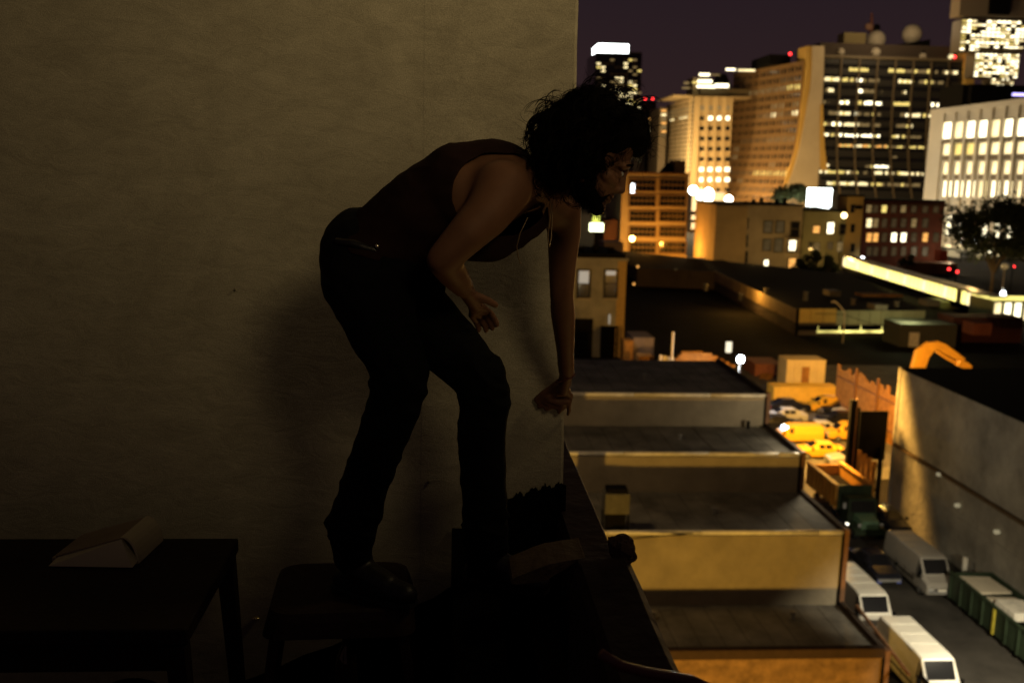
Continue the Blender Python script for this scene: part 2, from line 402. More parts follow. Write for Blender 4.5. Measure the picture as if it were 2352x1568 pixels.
for sx in (-1,1):
    for sy in (-1,1):
        a = Vector((sx*.165, sy*.165, H-.06)); c = Vector((sx*.235, sy*.235, 0))
        v = MB(); rr = []
        for q, hw in ((a,.026),(c,.017)):
            rr.append([(q.x-hw*sx, q.y-hw*sy*.0+0, q.z),(q.x, q.y, q.z),(q.x, q.y-hw*sy, q.z),(q.x-.004*sx, q.y-hw*sy, q.z),(q.x-.004*sx, q.y-.004*sy, q.z),(q.x-hw*sx, q.y-.004*sy, q.z)])
        v.loft(rr).build('leg', steel, st)
        MB().ball((c.x-.008*sx, c.y-.008*sy, .008), (.014,.014,.009)).build('foot_cap', M['tyre'], st.children[-1])
for a, c in (((-.2,-.2),(.2,.2)),((-.2,.2),(.2,-.2))):
    MB().tube([(a[0], a[1], H*.35+(.01 if a[1]<0 else -.005)),(c[0], c[1], H*.35+(.01 if a[1]<0 else -.005))], .006, 8).build('brace', steel, st, smooth=True)
# bottle with a shiny neck under the stool, seen as two glints
p = at(795, 1438, 3.05)
bt = thing('glass_bottle', 'glass bottle whose shiny neck glints below the stool seat', 'bottle', (p.x, p.y, ZR+.0))
hb = p.z-ZR
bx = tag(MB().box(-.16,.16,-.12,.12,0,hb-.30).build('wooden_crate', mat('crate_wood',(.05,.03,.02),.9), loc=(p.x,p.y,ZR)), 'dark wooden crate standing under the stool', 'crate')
bt.location.z = ZR+hb-.30+.001
MB().loft([[(r_*math.cos(a*math.pi/8), r_*math.sin(a*math.pi/8), z) for a in range(16)] for r_, z in ((.034,0),(.036,.01),(.036,.17),(.030,.20),(.014,.235),(.013,.29),(.016,.293),(.016,.305))]).build('bottle_body', mat('brown_glass',(.05,.03,.01),.08,spec=.8,bump=0), bt, smooth=True)
MB().tube([(0,0,.306),(0,0,.315)], .0165, 14).build('cap', mat('bright_metal',(.8,.75,.6),.2,metal=.9,bump=0), bt)

# ------------------------------------------------------------------ table at the left with a book
tt = at(545, 1240, 3.05)
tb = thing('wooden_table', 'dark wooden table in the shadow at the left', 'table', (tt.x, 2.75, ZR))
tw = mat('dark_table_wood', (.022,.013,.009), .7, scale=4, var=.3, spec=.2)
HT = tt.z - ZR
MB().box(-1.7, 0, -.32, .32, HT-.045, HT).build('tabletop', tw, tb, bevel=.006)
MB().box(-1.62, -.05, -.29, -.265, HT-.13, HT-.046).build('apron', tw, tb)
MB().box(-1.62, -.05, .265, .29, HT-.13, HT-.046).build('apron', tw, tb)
for sx, sy in ((-.01,-.29),(-.01,.29),(-1.64,-.29),(-1.64,.29)):
    ex = .035 if sx > -1 else -.035
    MB().loft([[(sx-.05, sy-.03, HT-.05),(sx, sy-.03, HT-.05),(sx, sy+.03, HT-.05),(sx-.05, sy+.03, HT-.05)],
               [(sx-.035+ex, sy-.02, 0),(sx+ex, sy-.02, 0),(sx+ex, sy+.02, 0),(sx-.035+ex, sy+.02, 0)]]).build('leg', tw, tb)
# half open binder on the table: pale cover propped up like a low wedge
bp_ = at(345, 1252, 2.95)
bk = thing('open_binder', 'pale open binder propped into a wedge on the left table', 'binder', (bp_.x, bp_.y, ZR+HT+.001), math.radians(-6))
pap = mat('pale_paper', (.62,.56,.36), .8, bump=0, scale=5, var=.08)
card = mat('tan_cardboard', (.34,.27,.17), .85, bump=0, scale=9, var=.15)
MB().box(-.30, 0, -.11, .11, 0, .012).build('cover', card, bk)
for (x0, z0, x1, z1, m_, nm) in ((-.29, .013, -.055, .088, card, 'cover'), (-.27, .010, -.055, .082, pap, 'page_block')):
    MB().loft([[(x0,-.105,z0),(x1,-.105,z1),(x1,-.105,z1+.004),(x0,-.105,z0+.004)],[(x0,.105,z0),(x1,.105,z1),(x1,.105,z1+.004),(x0,.105,z0+.004)]]).build(nm, m_, bk)
rr = []
for i in range(7):
    a = i/6; x = -.055+.055*math.sin(a*math.pi/2); z = .092*math.cos(a*math.pi/2)
    rr.append([(x-.004,-.108,z),(x+.004,-.108,z+.002),(x+.004,.108,z+.002),(x-.004,.108,z)])
MB().loft(rr).build('spine', pap, bk)
v = MB(); n0 = 0
v.v += [(-.285,-.165,.004),(-.055,-.110,.087),(-.001,-.150,.004),(-.285,-.1,.012),(-.055,-.1,.087),(-.001,-.1,.012)]; v.f += [(0,1,2),(5,4,3),(0,3,4,1),(1,4,5,2)]
v.build('page_edges', pap, bk)
bk.scale = (.86,.86,.86)
# round loudspeaker-like stool below the table: dark drum
dr = at(250, 1450, 2.75)
o = MB().tube([(0,-.22,0),(0,-.20,.0),(0,.2,0),(0,.22,0)], [.14,.16,.16,.14], 28).build('round_drum', M['blackish'], smooth=False, loc=(dr.x, dr.y, ZR+.16)); tag(o, 'black round drum lying on its side under the left table', 'drum')
p = at(571, 1459, 3.3)
o = MB().ball((0,0,0), (.016,.012,.008)).build('brass_stud', mat('worn_brass',(.75,.6,.3),.25,metal=.8,bump=0), smooth=True, loc=(p.x, 3.437, p.z)); tag(o, 'tiny brass stud on the wall between table and stool', 'stud')

# ================================================================== TERRACED BUILDING below
XG = 21.5; zs = [10.7, 8.7, 6.45, 2.5]; ys = [62.9, 55.95, 49.0, 43.3]; yback = 75.6
tg = thing('terraced_building', 'low terraced building with four stepped grey roofs and bright coping lines', 'building', (XG, ys[3], 0))
def L(x, y, z): return (x-XG, y-ys[3], z)
XL = -2.0
for i in range(4):
    yb = yback if i == 0 else ys[i-1]
    MB().box(XL-XG, -.25, ys[i]-ys[3]+.0, yb-ys[3]-.002, 0, zs[i]-.06).build('terrace', M['brick'] if i == 3 else M['wallcream'], tg)
    # roof sheets
    x = XL
    while x < XG-.3:
        x2 = min(x+1.22, XG-.28)
        piece('roof_panel', M['roofpanel'], tg, x-XG+.02, x2-XG-.02, ys[i]-ys[3]+.22, yb-ys[3]-.01, zs[i]-.055, zs[i]+R.uniform(.0,.02))
        x += 1.22
    # coping: rounded white rail in lengths
    x = XL; k = 0
    while x < XG-.3 and i < 3:
        x2 = min(x+R.choice([4.2,5.1,6.3]), XG-.3)
        MB().tube([L(x+.01, ys[i]+.06, zs[i]+.10), L(x2-.01, ys[i]+.06, zs[i]+.10)], .13, 10).build('coping', M['coping'], tg, smooth=True); x = x2
    if i == 3: MB().box(XL-XG, -.3, -.12, .28, zs[3]-.05, zs[3]+.42).build('front_parapet', mat('dark_coping',(.05,.028,.02),.8), tg)
    # side trim and raised side kerb
    MB().box(-.24, .02, ys[i]-ys[3]-.06, ys[i]-ys[3]+.30, (zs[i+1] if i < 3 else 0), zs[i]+.28).build('corner_post', M['brownpost'], tg)
    MB().box(-.24, .01, ys[i]-ys[3]+.31, yb-ys[3]-.07, 0, zs[i]+.22).build('side_wall', mat('dark_side_wall',(.05,.035,.028),.9), tg)
    MB().box(-.36, -.245, ys[i]-ys[3]-.10, ys[i]-ys[3]-.01, (zs[i+1] if i < 3 else 0)+.02, zs[i]+.1).build('downpipe', M['blackish'], tg)
# slanting braces at right side of the lowest roof
MB().tube([L(XG+.12, 47.6, 3.1), L(XG+.5, 42.2, 2.1)], .09, 6).build('brace', M['brownpost'], tg)
p = gz(1718, 983, 8.7)
tag(MB().tube([(0,0,0),(0,0,.45)], .12, 10).build('roof_vent', M['blackish'], loc=(p.x, p.y, 8.72)), 'small dark vent pipe on the second highest terrace roof', 'vent')
p = gz(1412, 1215, 6.5)
hv = thing('rooftop_unit', 'boxy air unit on dark legs at the edge of the third terrace roof', 'air conditioner', (p.x, p.y, 6.49))
MB().box(-.65,.65,-.5,.5,1.0,2.1).build('casing', mat('dull_casing',(.10,.095,.08),.8), hv, bevel=.03)
MB().box(-.55,.55,-.4,.4,2.11,2.35).build('cap', M['blackish'], hv, bevel=.03)
for sx in (-.6,.6):
    for sy in (-.45,.45): MB().box(sx-.05,sx+.05,sy-.05,sy+.05,0,1.0).build('leg', M['blackish'], hv)
MB().box(-.5,.5,-.35,.35,.05,.95).build('duct', M['blackish'], hv)
tag(MB().tube([gz(1420,1240,6.55),gz(1490,1232,6.55),gz(1620,1222,6.55)], .035, 6).build('roof_pipe', M['blackish']), 'thin black pipe running over the third terrace roof from the air unit', 'pipe')

# ================================================================== GREY SIDE BUILDING on the right
XW = 33.8; HW = 11.3
wb = thing('warehouse', 'long grey walled warehouse with black roof right of the alley', 'warehouse', (XW, 16, 0))
MB().box(.35, 60, 0, 54.3, 0, HW-.1).build('core', M['concrete'], wb)
MB().box(.0, 60.2, -.2, 54.5, HW-.09, HW).build('roof', M['blackish'], wb)
for j in range(9):                          # cast wall panels, upper and lower course
    y0 = j*6.03
    piece('wall_panel', M['concrete'], wb, 0, .34, y0+.012, y0+6.02, 5.62, HW-.1)
    piece('wall_panel', M['concrete'], wb, .03, .34, y0+.012, y0+6.02, 3.3, 5.33)
    piece('wall_panel', M['concrete'], wb, .05, .34, y0+.012, y0+6.02, 0, 3.26)
piece('ledge', mat('rusty_ledge',(.14,.09,.045),.8), wb, -.14, .34, 0, 54.3, 5.36, 5.56)
piece('end_post', M['concrete'], wb, -.06, .34, 54.29, 54.6, 0, HW)
for px, py in ((2300,1159),(2343,1234),(2168,1095),(2299,1159)):
    pass
for k, (px, py) in enumerate(((2163,1089),(2205,1160),(2296,1221))):
    r_ = ray(px, py); q = CAM + r_*((XW)/r_.x)
    v = MB().box(-.30,-.02,-.12,.12,-.10,.10); o = v.build('wall_light', emit('weak_wall_light', (1,.85,.5), .28), loc=(XW-.02, q.y, q.z))
    tag(o, ('small pale wall light highest on the grey warehouse wall','small pale light in the middle of the grey warehouse wall','small pale light lowest and nearest on the grey warehouse wall')[k], 'wall light', 'lights on the warehouse wall')

# ================================================================== VEHICLES
def vehicle(name, label, cat, loc, rz, paint, st, wheels, width_wheels, group=None, grille=True, lights=None, side=()):
    """st: stations (x, z_bottom, z_belt, z_top, half belt, half top), rear to front"""
    t = thing(name, label, cat, loc, rz, group)
    def ring(s_):
        x, zb, zm, zt, hw, ht = s_
        return [(x,-hw*.96,zb),(x,-hw,zb+.18),(x,-hw,zm),(x,-ht,zt-.05),(x,-ht+.07,zt),(x,ht-.07,zt),(x,ht,zt-.05),(x,hw,zm),(x,hw,zb+.18),(x,hw*.96,zb)]
    MB().loft([ring(s_) for s_ in st]).build('body', paint, t, bevel=.02)
    g = M['glassdark']
    def lerp(a, c, k): return tuple(a[i]+(c[i]-a[i])*k for i in range(6))
    def facet(s0, s1, k0, k1, side):
        a = lerp(s0, s1, k0); c = lerp(s0, s1, k1); o = .012
        pts = []
        for q, hi in ((a,.12),(c,.12),(c,.86),(a,.86)):
            x, zb, zm, zt, hw, ht = q
            pts.append((x, side*(hw+(ht-hw)*hi+o), zm+(zt-.05-zm)*hi))
        if side < 0: pts = pts[::-1]
        return pts
    for i in range(len(st)-1):
        a, c = st[i], st[i+1]
        dz = c[3]-a[3]; dx = c[0]-a[0]
        if dx > .05 and abs(dz)/dx > .35 and min(a[5],c[5]) > .3 and abs(dz) > .25:   # windscreen or rear window
            up, lo = (a, c) if a[3] > c[3] else (c, a); pts = []; s_ = 1 if c is lo else -1
            for q, k, sd in ((.10,0,-1),(.10,0,1),(.90,1,1),(.90,1,-1)):
                w_ = lerp(up, lo, q); pts.append((w_[0]+.014*s_, sd*(w_[5]-.10), w_[3]+.014))
            if s_ > 0: pts = pts
            nm = 'windscreen' if s_ > 0 else 'rear_window'
            MB().quad(*pts).build(nm, g, t)
    for (i, k0, k1) in side:
        for sd in (-1, 1):
            MB().quad(*facet(st[i], st[i+1], k0, k1, sd)).build('side_window', g, t)
    rw = .34 if width_wheels > 1.6 else .31
    for wx in wheels:
        for sd in (-1, 1):
            y = sd*width_wheels/2
            wl = MB().tube([(wx,y-.11,rw),(wx,y-.09,rw),(wx,y+.09,rw),(wx,y+.11,rw)], [rw*.9,rw,rw,rw*.9], 18).build('wheel', M['tyre'], t)
            MB().tube([(wx,y+sd*.108,rw),(wx,y+sd*.116,rw)], rw*.6, 12).build('rim', M['rim'], wl)
    f = st[-1]; b_ = st[0]
    for sd in (-1, 1):
        MB().box(f[0]-.03, f[0]+.025, sd*f[4]*.78-.13, sd*f[4]*.78+.13, f[2]-.30, f[2]-.08).build('headlight', lights or M['silver'], t)
        MB().box(b_[0]-.02, b_[0]+.02, sd*b_[4]*.85-.06, sd*b_[4]*.85+.06, b_[2]-.25, b_[2]+.05).build('tail_light', mat('tail_lens',(.35,.02,.02),.3,bump=0), t)
        MB().box(st[-3][0]-.25, st[-3][0]-.08, sd*(st[-3][4]+.02), sd*(st[-3][4]+.20), st[-3][2]+.05, st[-3][2]+.25).build('mirror', M['blackish'], t)
    MB().box(f[0]-.02, f[0]+.05, -f[4]*.9, f[4]*.9, f[1]+.08, f[1]+.26).build('bumper', M['greymetal'], t)
    if st is VAN:
        for sd in (-1, 1):
            for x in (1.15, 2.35, 3.5): MB().box(x, x+.03, sd*.972-.012, sd*.972+.012, .5, 1.08).build('door_seam', M['blackish'], t)
            MB().box(-.6, 3.6, sd*.985-.02, sd*.985+.02, .70, .78).build('side_trim', M['blackish'], t)
        MB().box(st[-1][0]+.03, st[-1][0]+.06, -.26, .26, .62, .74).build('number_plate', M['coping'], t)
        for x in (.3, 1.4, 2.5): MB().box(x, x+.05, -.72, .72, 2.275+.012*x, 2.305+.012*x).build('roof_rib', paint, t)
    if grille: MB().box(f[0]-.02, f[0]+.02, -f[4]*.5, f[4]*.5, f[2]-.30, f[2]-.10).build('grille', M['blackish'], t)
    return t
VAN = [(-.8,.35,1.05,2.18,.95,.84),(-.68,.32,1.05,2.26,.97,.85),(3.55,.32,1.10,2.30,.97,.85),(3.95,.32,1.10,2.24,.97,.83),(4.55,.32,1.12,1.30,.96,.80),(5.15,.34,1.02,1.08,.93,.76),(5.28,.40,.85,.95,.88,.74)]
CAR = [(0,.35,.75,.85,.82,.70),(.10,.28,.85,1.0,.88,.74),(.55,.26,.92,1.06,.90,.72),(1.25,.26,.95,1.44,.90,.62),(2.55,.26,.95,1.46,.90,.62),(3.30,.26,.92,1.02,.90,.74),(4.35,.28,.80,.88,.86,.72),(4.50,.36,.65,.74,.80,.68)]
MINI = [(0,.35,.95,1.60,.88,.70),(.12,.30,.98,1.72,.92,.74),(3.00,.30,1.0,1.76,.92,.74),(3.45,.30,1.0,1.62,.92,.73),(4.15,.30,1.0,1.10,.90,.72),(4.75,.32,.85,.92,.86,.70),(4.88,.40,.70,.80,.82,.68)]
DN = -math.pi/2        # facing the camera
def van(label, xc, yfront, paint, group=None):
    # yfront: where the windscreen foot is
    return vehicle('parked_van', label, 'van', (xc, yfront+4.0, .02), DN, paint, VAN, (.95, 4.35), 1.70, group, side=((2,.72,.98),(3,.1,.7)))
van('brightly lit white van nearest in the alley, at the bottom right corner', 24.0, 43.4, M['whitepaint'], 'vans parked in the alley')
van('white van in the alley tucked behind the brightly lit one', 24.0, 50.8, M['whitepaint'], 'vans parked in the alley')
van('dim beige van parked against the right side of the alley', 30.1, 56.1, M['greypaint'], 'vans parked in the alley')
vehicle('parked_car', 'glossy black car with blue glints between the white and beige vans', 'car', (27.7, 61.2, .02), DN, M['blackpaint'], CAR, (.85,3.65), 1.6, side=((3,.05,.48),(3,.54,.95)), lights=mat('blue_glint_lens',(.1,.15,.6),.15,bump=0))  # headlight lenses coloured blue in place of reflections on the car
vehicle('parked_car', 'dark sedan beside the green truck, one white headlamp lit', 'car', (27.9, 71.2, .02), DN, M['blackpaint'], CAR, (.85,3.65), 1.6, side=((3,.05,.48),(3,.54,.95)))
p = gz(1947, 1201, .7)
tag(MB().ball((0,0,0), .13).build('glowing_lamp', emit('car_lamp', (1,.95,.75), 3.5), smooth=True, loc=p), 'small glowing lamp at the nose of the dark sedan', 'lamp')
vehicle('parked_car', 'pale low car nose just in front of the second white van', 'car', (23.4, 49.4, .02), DN, M['whitepaint'], [(s_[0]*.55,)+s_[1:] for s_ in CAR], (.5,2.0), 1.6, side=((3,.05,.9),))

# green dump truck facing the camera with orange stake bed
dt = thing('dump_truck', 'old dump truck with orange ribbed bed and green cab facing the camera', 'truck', (29.9, 65.7, .02), DN)
def tb_(name, m_, x0,x1,y0,y1,z0,z1, par=dt, bevel=0): return MB().box(x0,x1,y0,y1,z0,z1).build(name, m_, par, bevel=bevel)
tb_('chassis', M['blackish'], -8.0, .5, -.45, .45, .65, .9)
tb_('bed_floor', M['blackish'], -8.0, -2.1, -1.25, 1.25, 1.3, 1.42)
for sd in (-1, 1):
    tb_('bed_side', M['orange'], -8.0, -2.1, sd*1.27-.05, sd*1.27+.05, 1.43, 2.85)
    for i in range(9):
        x = -7.9+i*.71; tb_('rib', M['orange'], x, x+.16, sd*1.38-.06, sd*1.38+.06, 1.3, 2.95)
    tb_('top_rail', M['orange'], -8.05, -2.05, sd*1.30-.14, sd*1.30+.14, 2.96, 3.12)
tb_('bed_shade', mat('bed_shade_black',(.012,.010,.009),1.0,scale=3,bump=.8,bscale=3,spec=.02), -7.95, -2.12, -1.2, 1.2, 1.43, 2.05)  # near-black block added in place of the shade inside the bed
tb_('tailgate', M['orange'], -8.1, -8.0, -1.25, 1.25, 1.43, 2.85)
tb_('headboard', M['green'], -2.08, -1.95, -1.25, 1.25, 1.3, 3.1)
cb = MB().loft([[(-1.7,-1.1,.8),(-1.7,1.1,.8),(-1.7,1.05,2.55),(-1.7,-1.05,2.55)],[(-.35,-1.1,.8),(-.35,1.1,.8),(-.55,1.0,2.55),(-.55,-1.0,2.55)]]).build('cab', M['green'], dt, bevel=.04)
MB().quad((-.36,-.9,1.65),(-.36,.9,1.65),(-.52,.85,2.4),(-.52,-.85,2.4)).build('windscreen', M['glassdark'], dt)
MB().loft([[(-.34,-.75,.8),(-.34,.75,.8),(-.34,.7,1.6),(-.34,-.7,1.6)],[(1.0,-.65,.8),(1.0,.65,.8),(.95,.6,1.42),(.95,-.6,1.42)]]).build('bonnet', mat('faded_green',(.12,.22,.14),.4,spec=.5), dt, bevel=.05)
for sd in (-1,1):
    MB().loft([[(.05,sd*.7,.75),(.05,sd*1.15,.75),(.05,sd*1.15,1.0),(.05,sd*.7,1.15)],[(1.0,sd*.7,.6),(1.0,sd*1.15,.6),(1.0,sd*1.15,.8),(1.0,sd*.7,.95)]]).build('mudguard', M['green'], dt)
    MB().ball((1.02, sd*.8, 1.15), (.06,.14,.14)).build('headlight', M['silver'], dt, smooth=True)
    MB().tube([(-.5,sd*1.1,2.2),(-.3,sd*1.4,2.2)], .02, 6).build('mirror_arm', M['blackish'], dt)
    MB().box(-.33,-.27,sd*1.42-.1,sd*1.42+.1,1.95,2.35).build('mirror', M['silver'], dt)
    for x in (.4, -5.4, -6.6):
        wl = MB().tube([(x,sd*.95-.14,.5),(x,sd*.95-.11,.5),(x,sd*.95+.11,.5),(x,sd*.95+.14,.5)], [.45,.5,.5,.45], 20).build('wheel', M['tyre'], dt)
        MB().tube([(x,sd*1.085,.5),(x,sd*1.10,.5)], .26, 12).build('rim', M['rim'], wl)
MB().box(1.01,1.12,-1.15,1.15,.45,.75).build('bumper', M['green'], dt)

# green container with boards
gc = thing('skip_container', 'long green open steel skip with pale boards inside by the warehouse wall', 'skip', (30.5, 42.4, .02))
MB().box(0,.09,0,12.4,.35,1.85).build('side_panel', M['green'], gc); MB().box(2.5,2.59,0,12.4,.35,1.85).build('side_panel', M['green'], gc)
MB().box(.1,2.49,12.3,12.4,.35,1.85).build('end_panel', M['green'], gc); MB().box(.1,2.49,0,.1,.35,1.85).build('end_panel', M['green'], gc)
MB().box(.1,2.49,.1,12.3,.35,.5).build('floor', M['green'], gc)
for i in range(11):
    MB().box(-.10,-.005,.1+i*1.2,.25+i*1.2,.35,1.80).build('rib', M['yellowstripe'] if i == 6 else M['green'], gc)
MB().box(-.08,.12,-.05,12.45,1.851,1.95).build('top_rail', M['green'], gc)
for i in range(5):
    for sd in (.25, 2.3): MB().tube([(sd-.1,1+i*2.4,.17),(sd+.1,1+i*2.4,.17)], .16, 12).build('roller', M['tyre'], gc)
sheet = mat('pale_board', (.62,.56,.44), .7, bump=0, scale=2, var=.12)
for k, (y0, y1, x0, x1, z, tz, lb) in enumerate(((9.6,12.1,.2,2.3,1.75,.10,'wide pale board at the far end of the green skip'),(8.9,9.5,.6,2.4,1.6,.08,'narrow pale board in the middle of the green skip'),(6.4,8.4,.5,2.2,1.95,.45,'bright white sack standing in the green skip'))):
    v = MB().loft([[(x0,y0,z-tz),(x1,y0+.1,z-tz),(x1,y0+.1,z),(x0,y0,z+.05)],[(x0,y1,z-tz),(x1,y1-.1,z-tz),(x1-.1,y1-.1,z-.02),(x0+.1,y1,z)]])
    tag(v.build('board' if k < 2 else 'sack', sheet if k < 2 else M['coping'], loc=(30.5,42.4,.02), bevel=.02), lb, 'board' if k < 2 else 'sack')
p = gz(2228, 1316, .9)
tag(MB().tube([(0,0,0),(0,0,1.5)], .16, 12).build('bollard', M['coping'], loc=(33.2, 58.0, .02), smooth=True), 'pale round post between the beige van and the green skip', 'post')
# dark hoarding panel beside the nearest van
hp = thing('hoarding', 'dark grey board hoarding hiding the left side of the nearest white van', 'fence', (22.4, 33.5, 0))
gb = mat('grey_boards', (.06,.055,.045), .85, scale=1.2, var=.5)
for i in range(8):
    y = i*1.02; piece('board', gb, hp, -.03, .03, y, y+1.0, .05, 2.15+R.uniform(-.03,.03))
piece('top_rail', M['blackish'], hp, -.05, .07, 0, 8.2, 2.2, 2.28)
lowb = tag(MB().box(0,2.2,0,3.2,0,.05).build('ply_sheet', sheet, loc=(21.9, 52.6, 1.2)), 'pale plywood sheet beside the nearest white van', 'board'); lowb.rotation_euler = (0, .15, 0); lowb.location = (22.2, 47.0, 1.1); lowb.scale = (.45,.7,1)

# fence posts and gate before the yard
gt = thing('yard_gate', 'tall dark gate posts with an orange panel before the taxi yard', 'gate', (31.6, 73.2, 0))
M_o = M['orange']
piece('post', M['blackish'], gt, -.22,.22,-.2,.2,0,8.2)
piece('post', M['blackish'], gt, .35,.6,-.1,.1,0,7.6)
piece('post', M['brownpost'], gt, .24,.33,-.16,.0,0,8.4)
piece('panel', M['blackish'], gt, .7, 2.9, .05,.2, 3.4, 7.3)
for i in range(4): piece('board', M['wood'], gt, .62+i*.42, 1.0+i*.42, -.06,.02, 1.2, 4.2-i*.3)
piece('post', M['blackish'], gt, 2.35,2.62,-.3,.0,0,4.4)
piece('rail', M['blackish'], gt, .62,2.4,-.1,.1,.9,1.1)

# taxi yard
grp = 'yellow taxis in the lit yard'
def taxi(label, px, py, st, L_, paint, flip=False, g=grp, nm='parked_car', ct='taxi'):
    p = gz(px, py, 0); rz = math.pi if not flip else 0
    return vehicle(nm, label, ct, (p.x + (L_/2 if not flip else -L_/2), p.y, .03), rz + R.uniform(-.06,.06), paint, st, (.85, st[-1][0]-.95), 1.6, g,
                   side=((2,.05,.32),(2,.36,.64),(2,.68,.97)) if st is MINI else ((3,.05,.48),(3,.54,.95)))
taxi('yellow minivan taxi farthest back, below the yellow container', 1903, 945, MINI, 4.9, M['yellowpaint'])
taxi('big yellow van taxi at the left, close behind the terrace roof edge', 1826, 1014, MINI, 4.9, M['yellowpaint'])
taxi('yellow minivan taxi at the right by the gate posts', 1952, 1010, MINI, 4.9, M['yellowpaint'])
taxi('yellow taxi nearest in the yard, only its rounded roof showing', 1880, 1050, CAR, 4.5, M['yellowpaint'])
grp2 = 'dark and silver cars between the taxis'
taxi('silver car at the left behind the big yellow van taxi', 1800, 968, CAR, 4.5, M['silver'], False, grp2, ct='car')
taxi('dark car between the far taxi and the right minivan taxi', 1925, 976, CAR, 4.5, M['blackpaint'], False, grp2, ct='car')
taxi('dark car in the back row next to the farthest taxi', 1812, 945, CAR, 4.5, M['blackpaint'], True, grp2, ct='car')
taxi('white car squeezed between the big yellow van and the right taxi', 1893, 1000, CAR, 4.5, M['silver'], True, grp2, ct='car')
taxi('dark car parked in front of the nearest taxi by the truck', 1955, 1068, CAR, 4.5, M['greypaint'], False, grp2, ct='car')

def crate(name, label, cat, px0, px1, pyt, pyb, Y, depth, m_, ribs=0, zb=None):
    a = at(px0, pyt, Y); b_ = at(px1, pyt, Y); z0 = max(0, at(px0, pyb, Y).z) if zb is None else zb
    t = thing(name, label, cat, ((a.x+b_.x)/2, Y, z0)); w_ = (b_.x-a.x)/2; h = a.z-z0
    MB().box(-w_, w_, 0, depth, 0, h).build('body', m_, t, bevel=.04)
    for i in range(ribs):
        x = -w_+.1+(2*w_-.2)*i/max(1,ribs-1)
        piece('rib', m_, t, x-.05, x+.05, -.06, .0, .1, h-.1)
    piece('top_rail', m_, t, -w_-.03, w_+.03, -.08, -.062, h-.12, h)
    return t, w_, h
bt_, bw_, bh_ = crate('site_cabin', 'tall yellow lit box cabin standing behind the yellow container', 'cabin', 1808, 1898, 826, 912, 112, 3.0, mat('pale_yellow_steel',(.66,.52,.24),.6,scale=.6,var=.12), 6)
piece('door', M['wood'], bt_, -.5, .4, -.09, -.064, .2, bh_*.8)
crate('shipping_container', 'long yellow container in front of the cabin in the yard', 'container', 1778, 1926, 888, 925, 107, 2.4, mat('yellow_steel',(.70,.45,.07),.6,scale=.6,var=.2), 14)
crate('red_container', 'low reddish brown shed behind the floodlight', 'shed', 1735, 1800, 836, 880, 122, 5, mat('reddish_steel',(.30,.11,.06),.7), 5)
crate('blue_shed', 'small grey violet shed right of the beige brick building', 'shed', 1455, 1503, 775, 832, 118, 5, mat('violet_grey',(.22,.18,.20),.8), 3)
crate('yellow_bin', 'upright yellow bin right beside the beige brick building', 'bin', 1433, 1455, 782, 832, 116, 2, M['wood'], 2)
crate('low_crate', 'low orange crate left of the lit timber pile', 'crate', 1468, 1502, 818, 833, 108, 2, M['wood'], 3)

# timber pile with mast
tp = thing('timber_stack', 'lit stack of orange timber beams with a leaning prop behind the terraces', 'timber', (at(1600, 826, 104).x, 104, 0))
zb = at(1600, 832, 104).z
for i in range(5):
    x0 = at(1540+i*6, 815, 104).x - tp.location.x; x1 = at(1690-i*14, 815, 104).x - tp.location.x
    piece('beam', M['wood'], tp, x0, x1, -.3*i*.2, .4-.06*i, zb-.5+i*.32, zb-.22+i*.32)
    piece('beam', M['orange'], tp, x0+.2, x1-.8, .6, .9, zb-.5+i*.32, zb-.22+i*.32)
for i in range(4): piece('upright', sheet, tp, at(1512+i*9,815,104).x-tp.location.x, at(1518+i*9,815,104).x-tp.location.x, -.7,-.45, 0, zb+.9-.1*i)
piece('base', M['blackish'], tp, -4, 3, .0, 1.2, 0, zb-.52)
a = at(1543, 815, 103); c = at(1546, 762, 103)
tag(MB().tube([(a.x,103,0),(c.x,103,c.z)], .14, 8).build('mast', sheet), 'thin pale mast rising above the timber stack', 'mast')
p0 = at(1674, 797, 110)
tag(MB().box(-.32,.32,-.1,.1,-.6,.6).build('lit_sign', emit('pale_sign',(1,.9,.65),1.2), loc=p0), 'small upright glowing panel left of the white floodlight', 'sign')
tag(MB().tube([(p0.x,110.1,0),(p0.x,110.1,p0.z-.61)], .06, 6).build('sign_pole', M['blackish']), 'dark pole carrying the small glowing panel', 'pole')

# floodlight
fp = at(1703, 826, 100)
fl = thing('floodlight', 'dazzling white floodlight on a pole at the terrace roof corner', 'floodlight', (fp.x, 100.3, 0))
MB().tube([(0,.35,0),(0,.35,fp.z+.3)], .07, 8).build('pole', M['greymetal'], fl)
MB().box(-.45,.45,.02,.3,fp.z-.4,fp.z+.4).build('housing', M['blackish'], fl)
MB().ball((0,-.0,fp.z), (.36,.1,.36)).build('lens', M2 if False else E['white'], fl, smooth=True)
lamp('floodlight_beam', (fp.x, 99.6, fp.z), 1500, WHITE, .35)

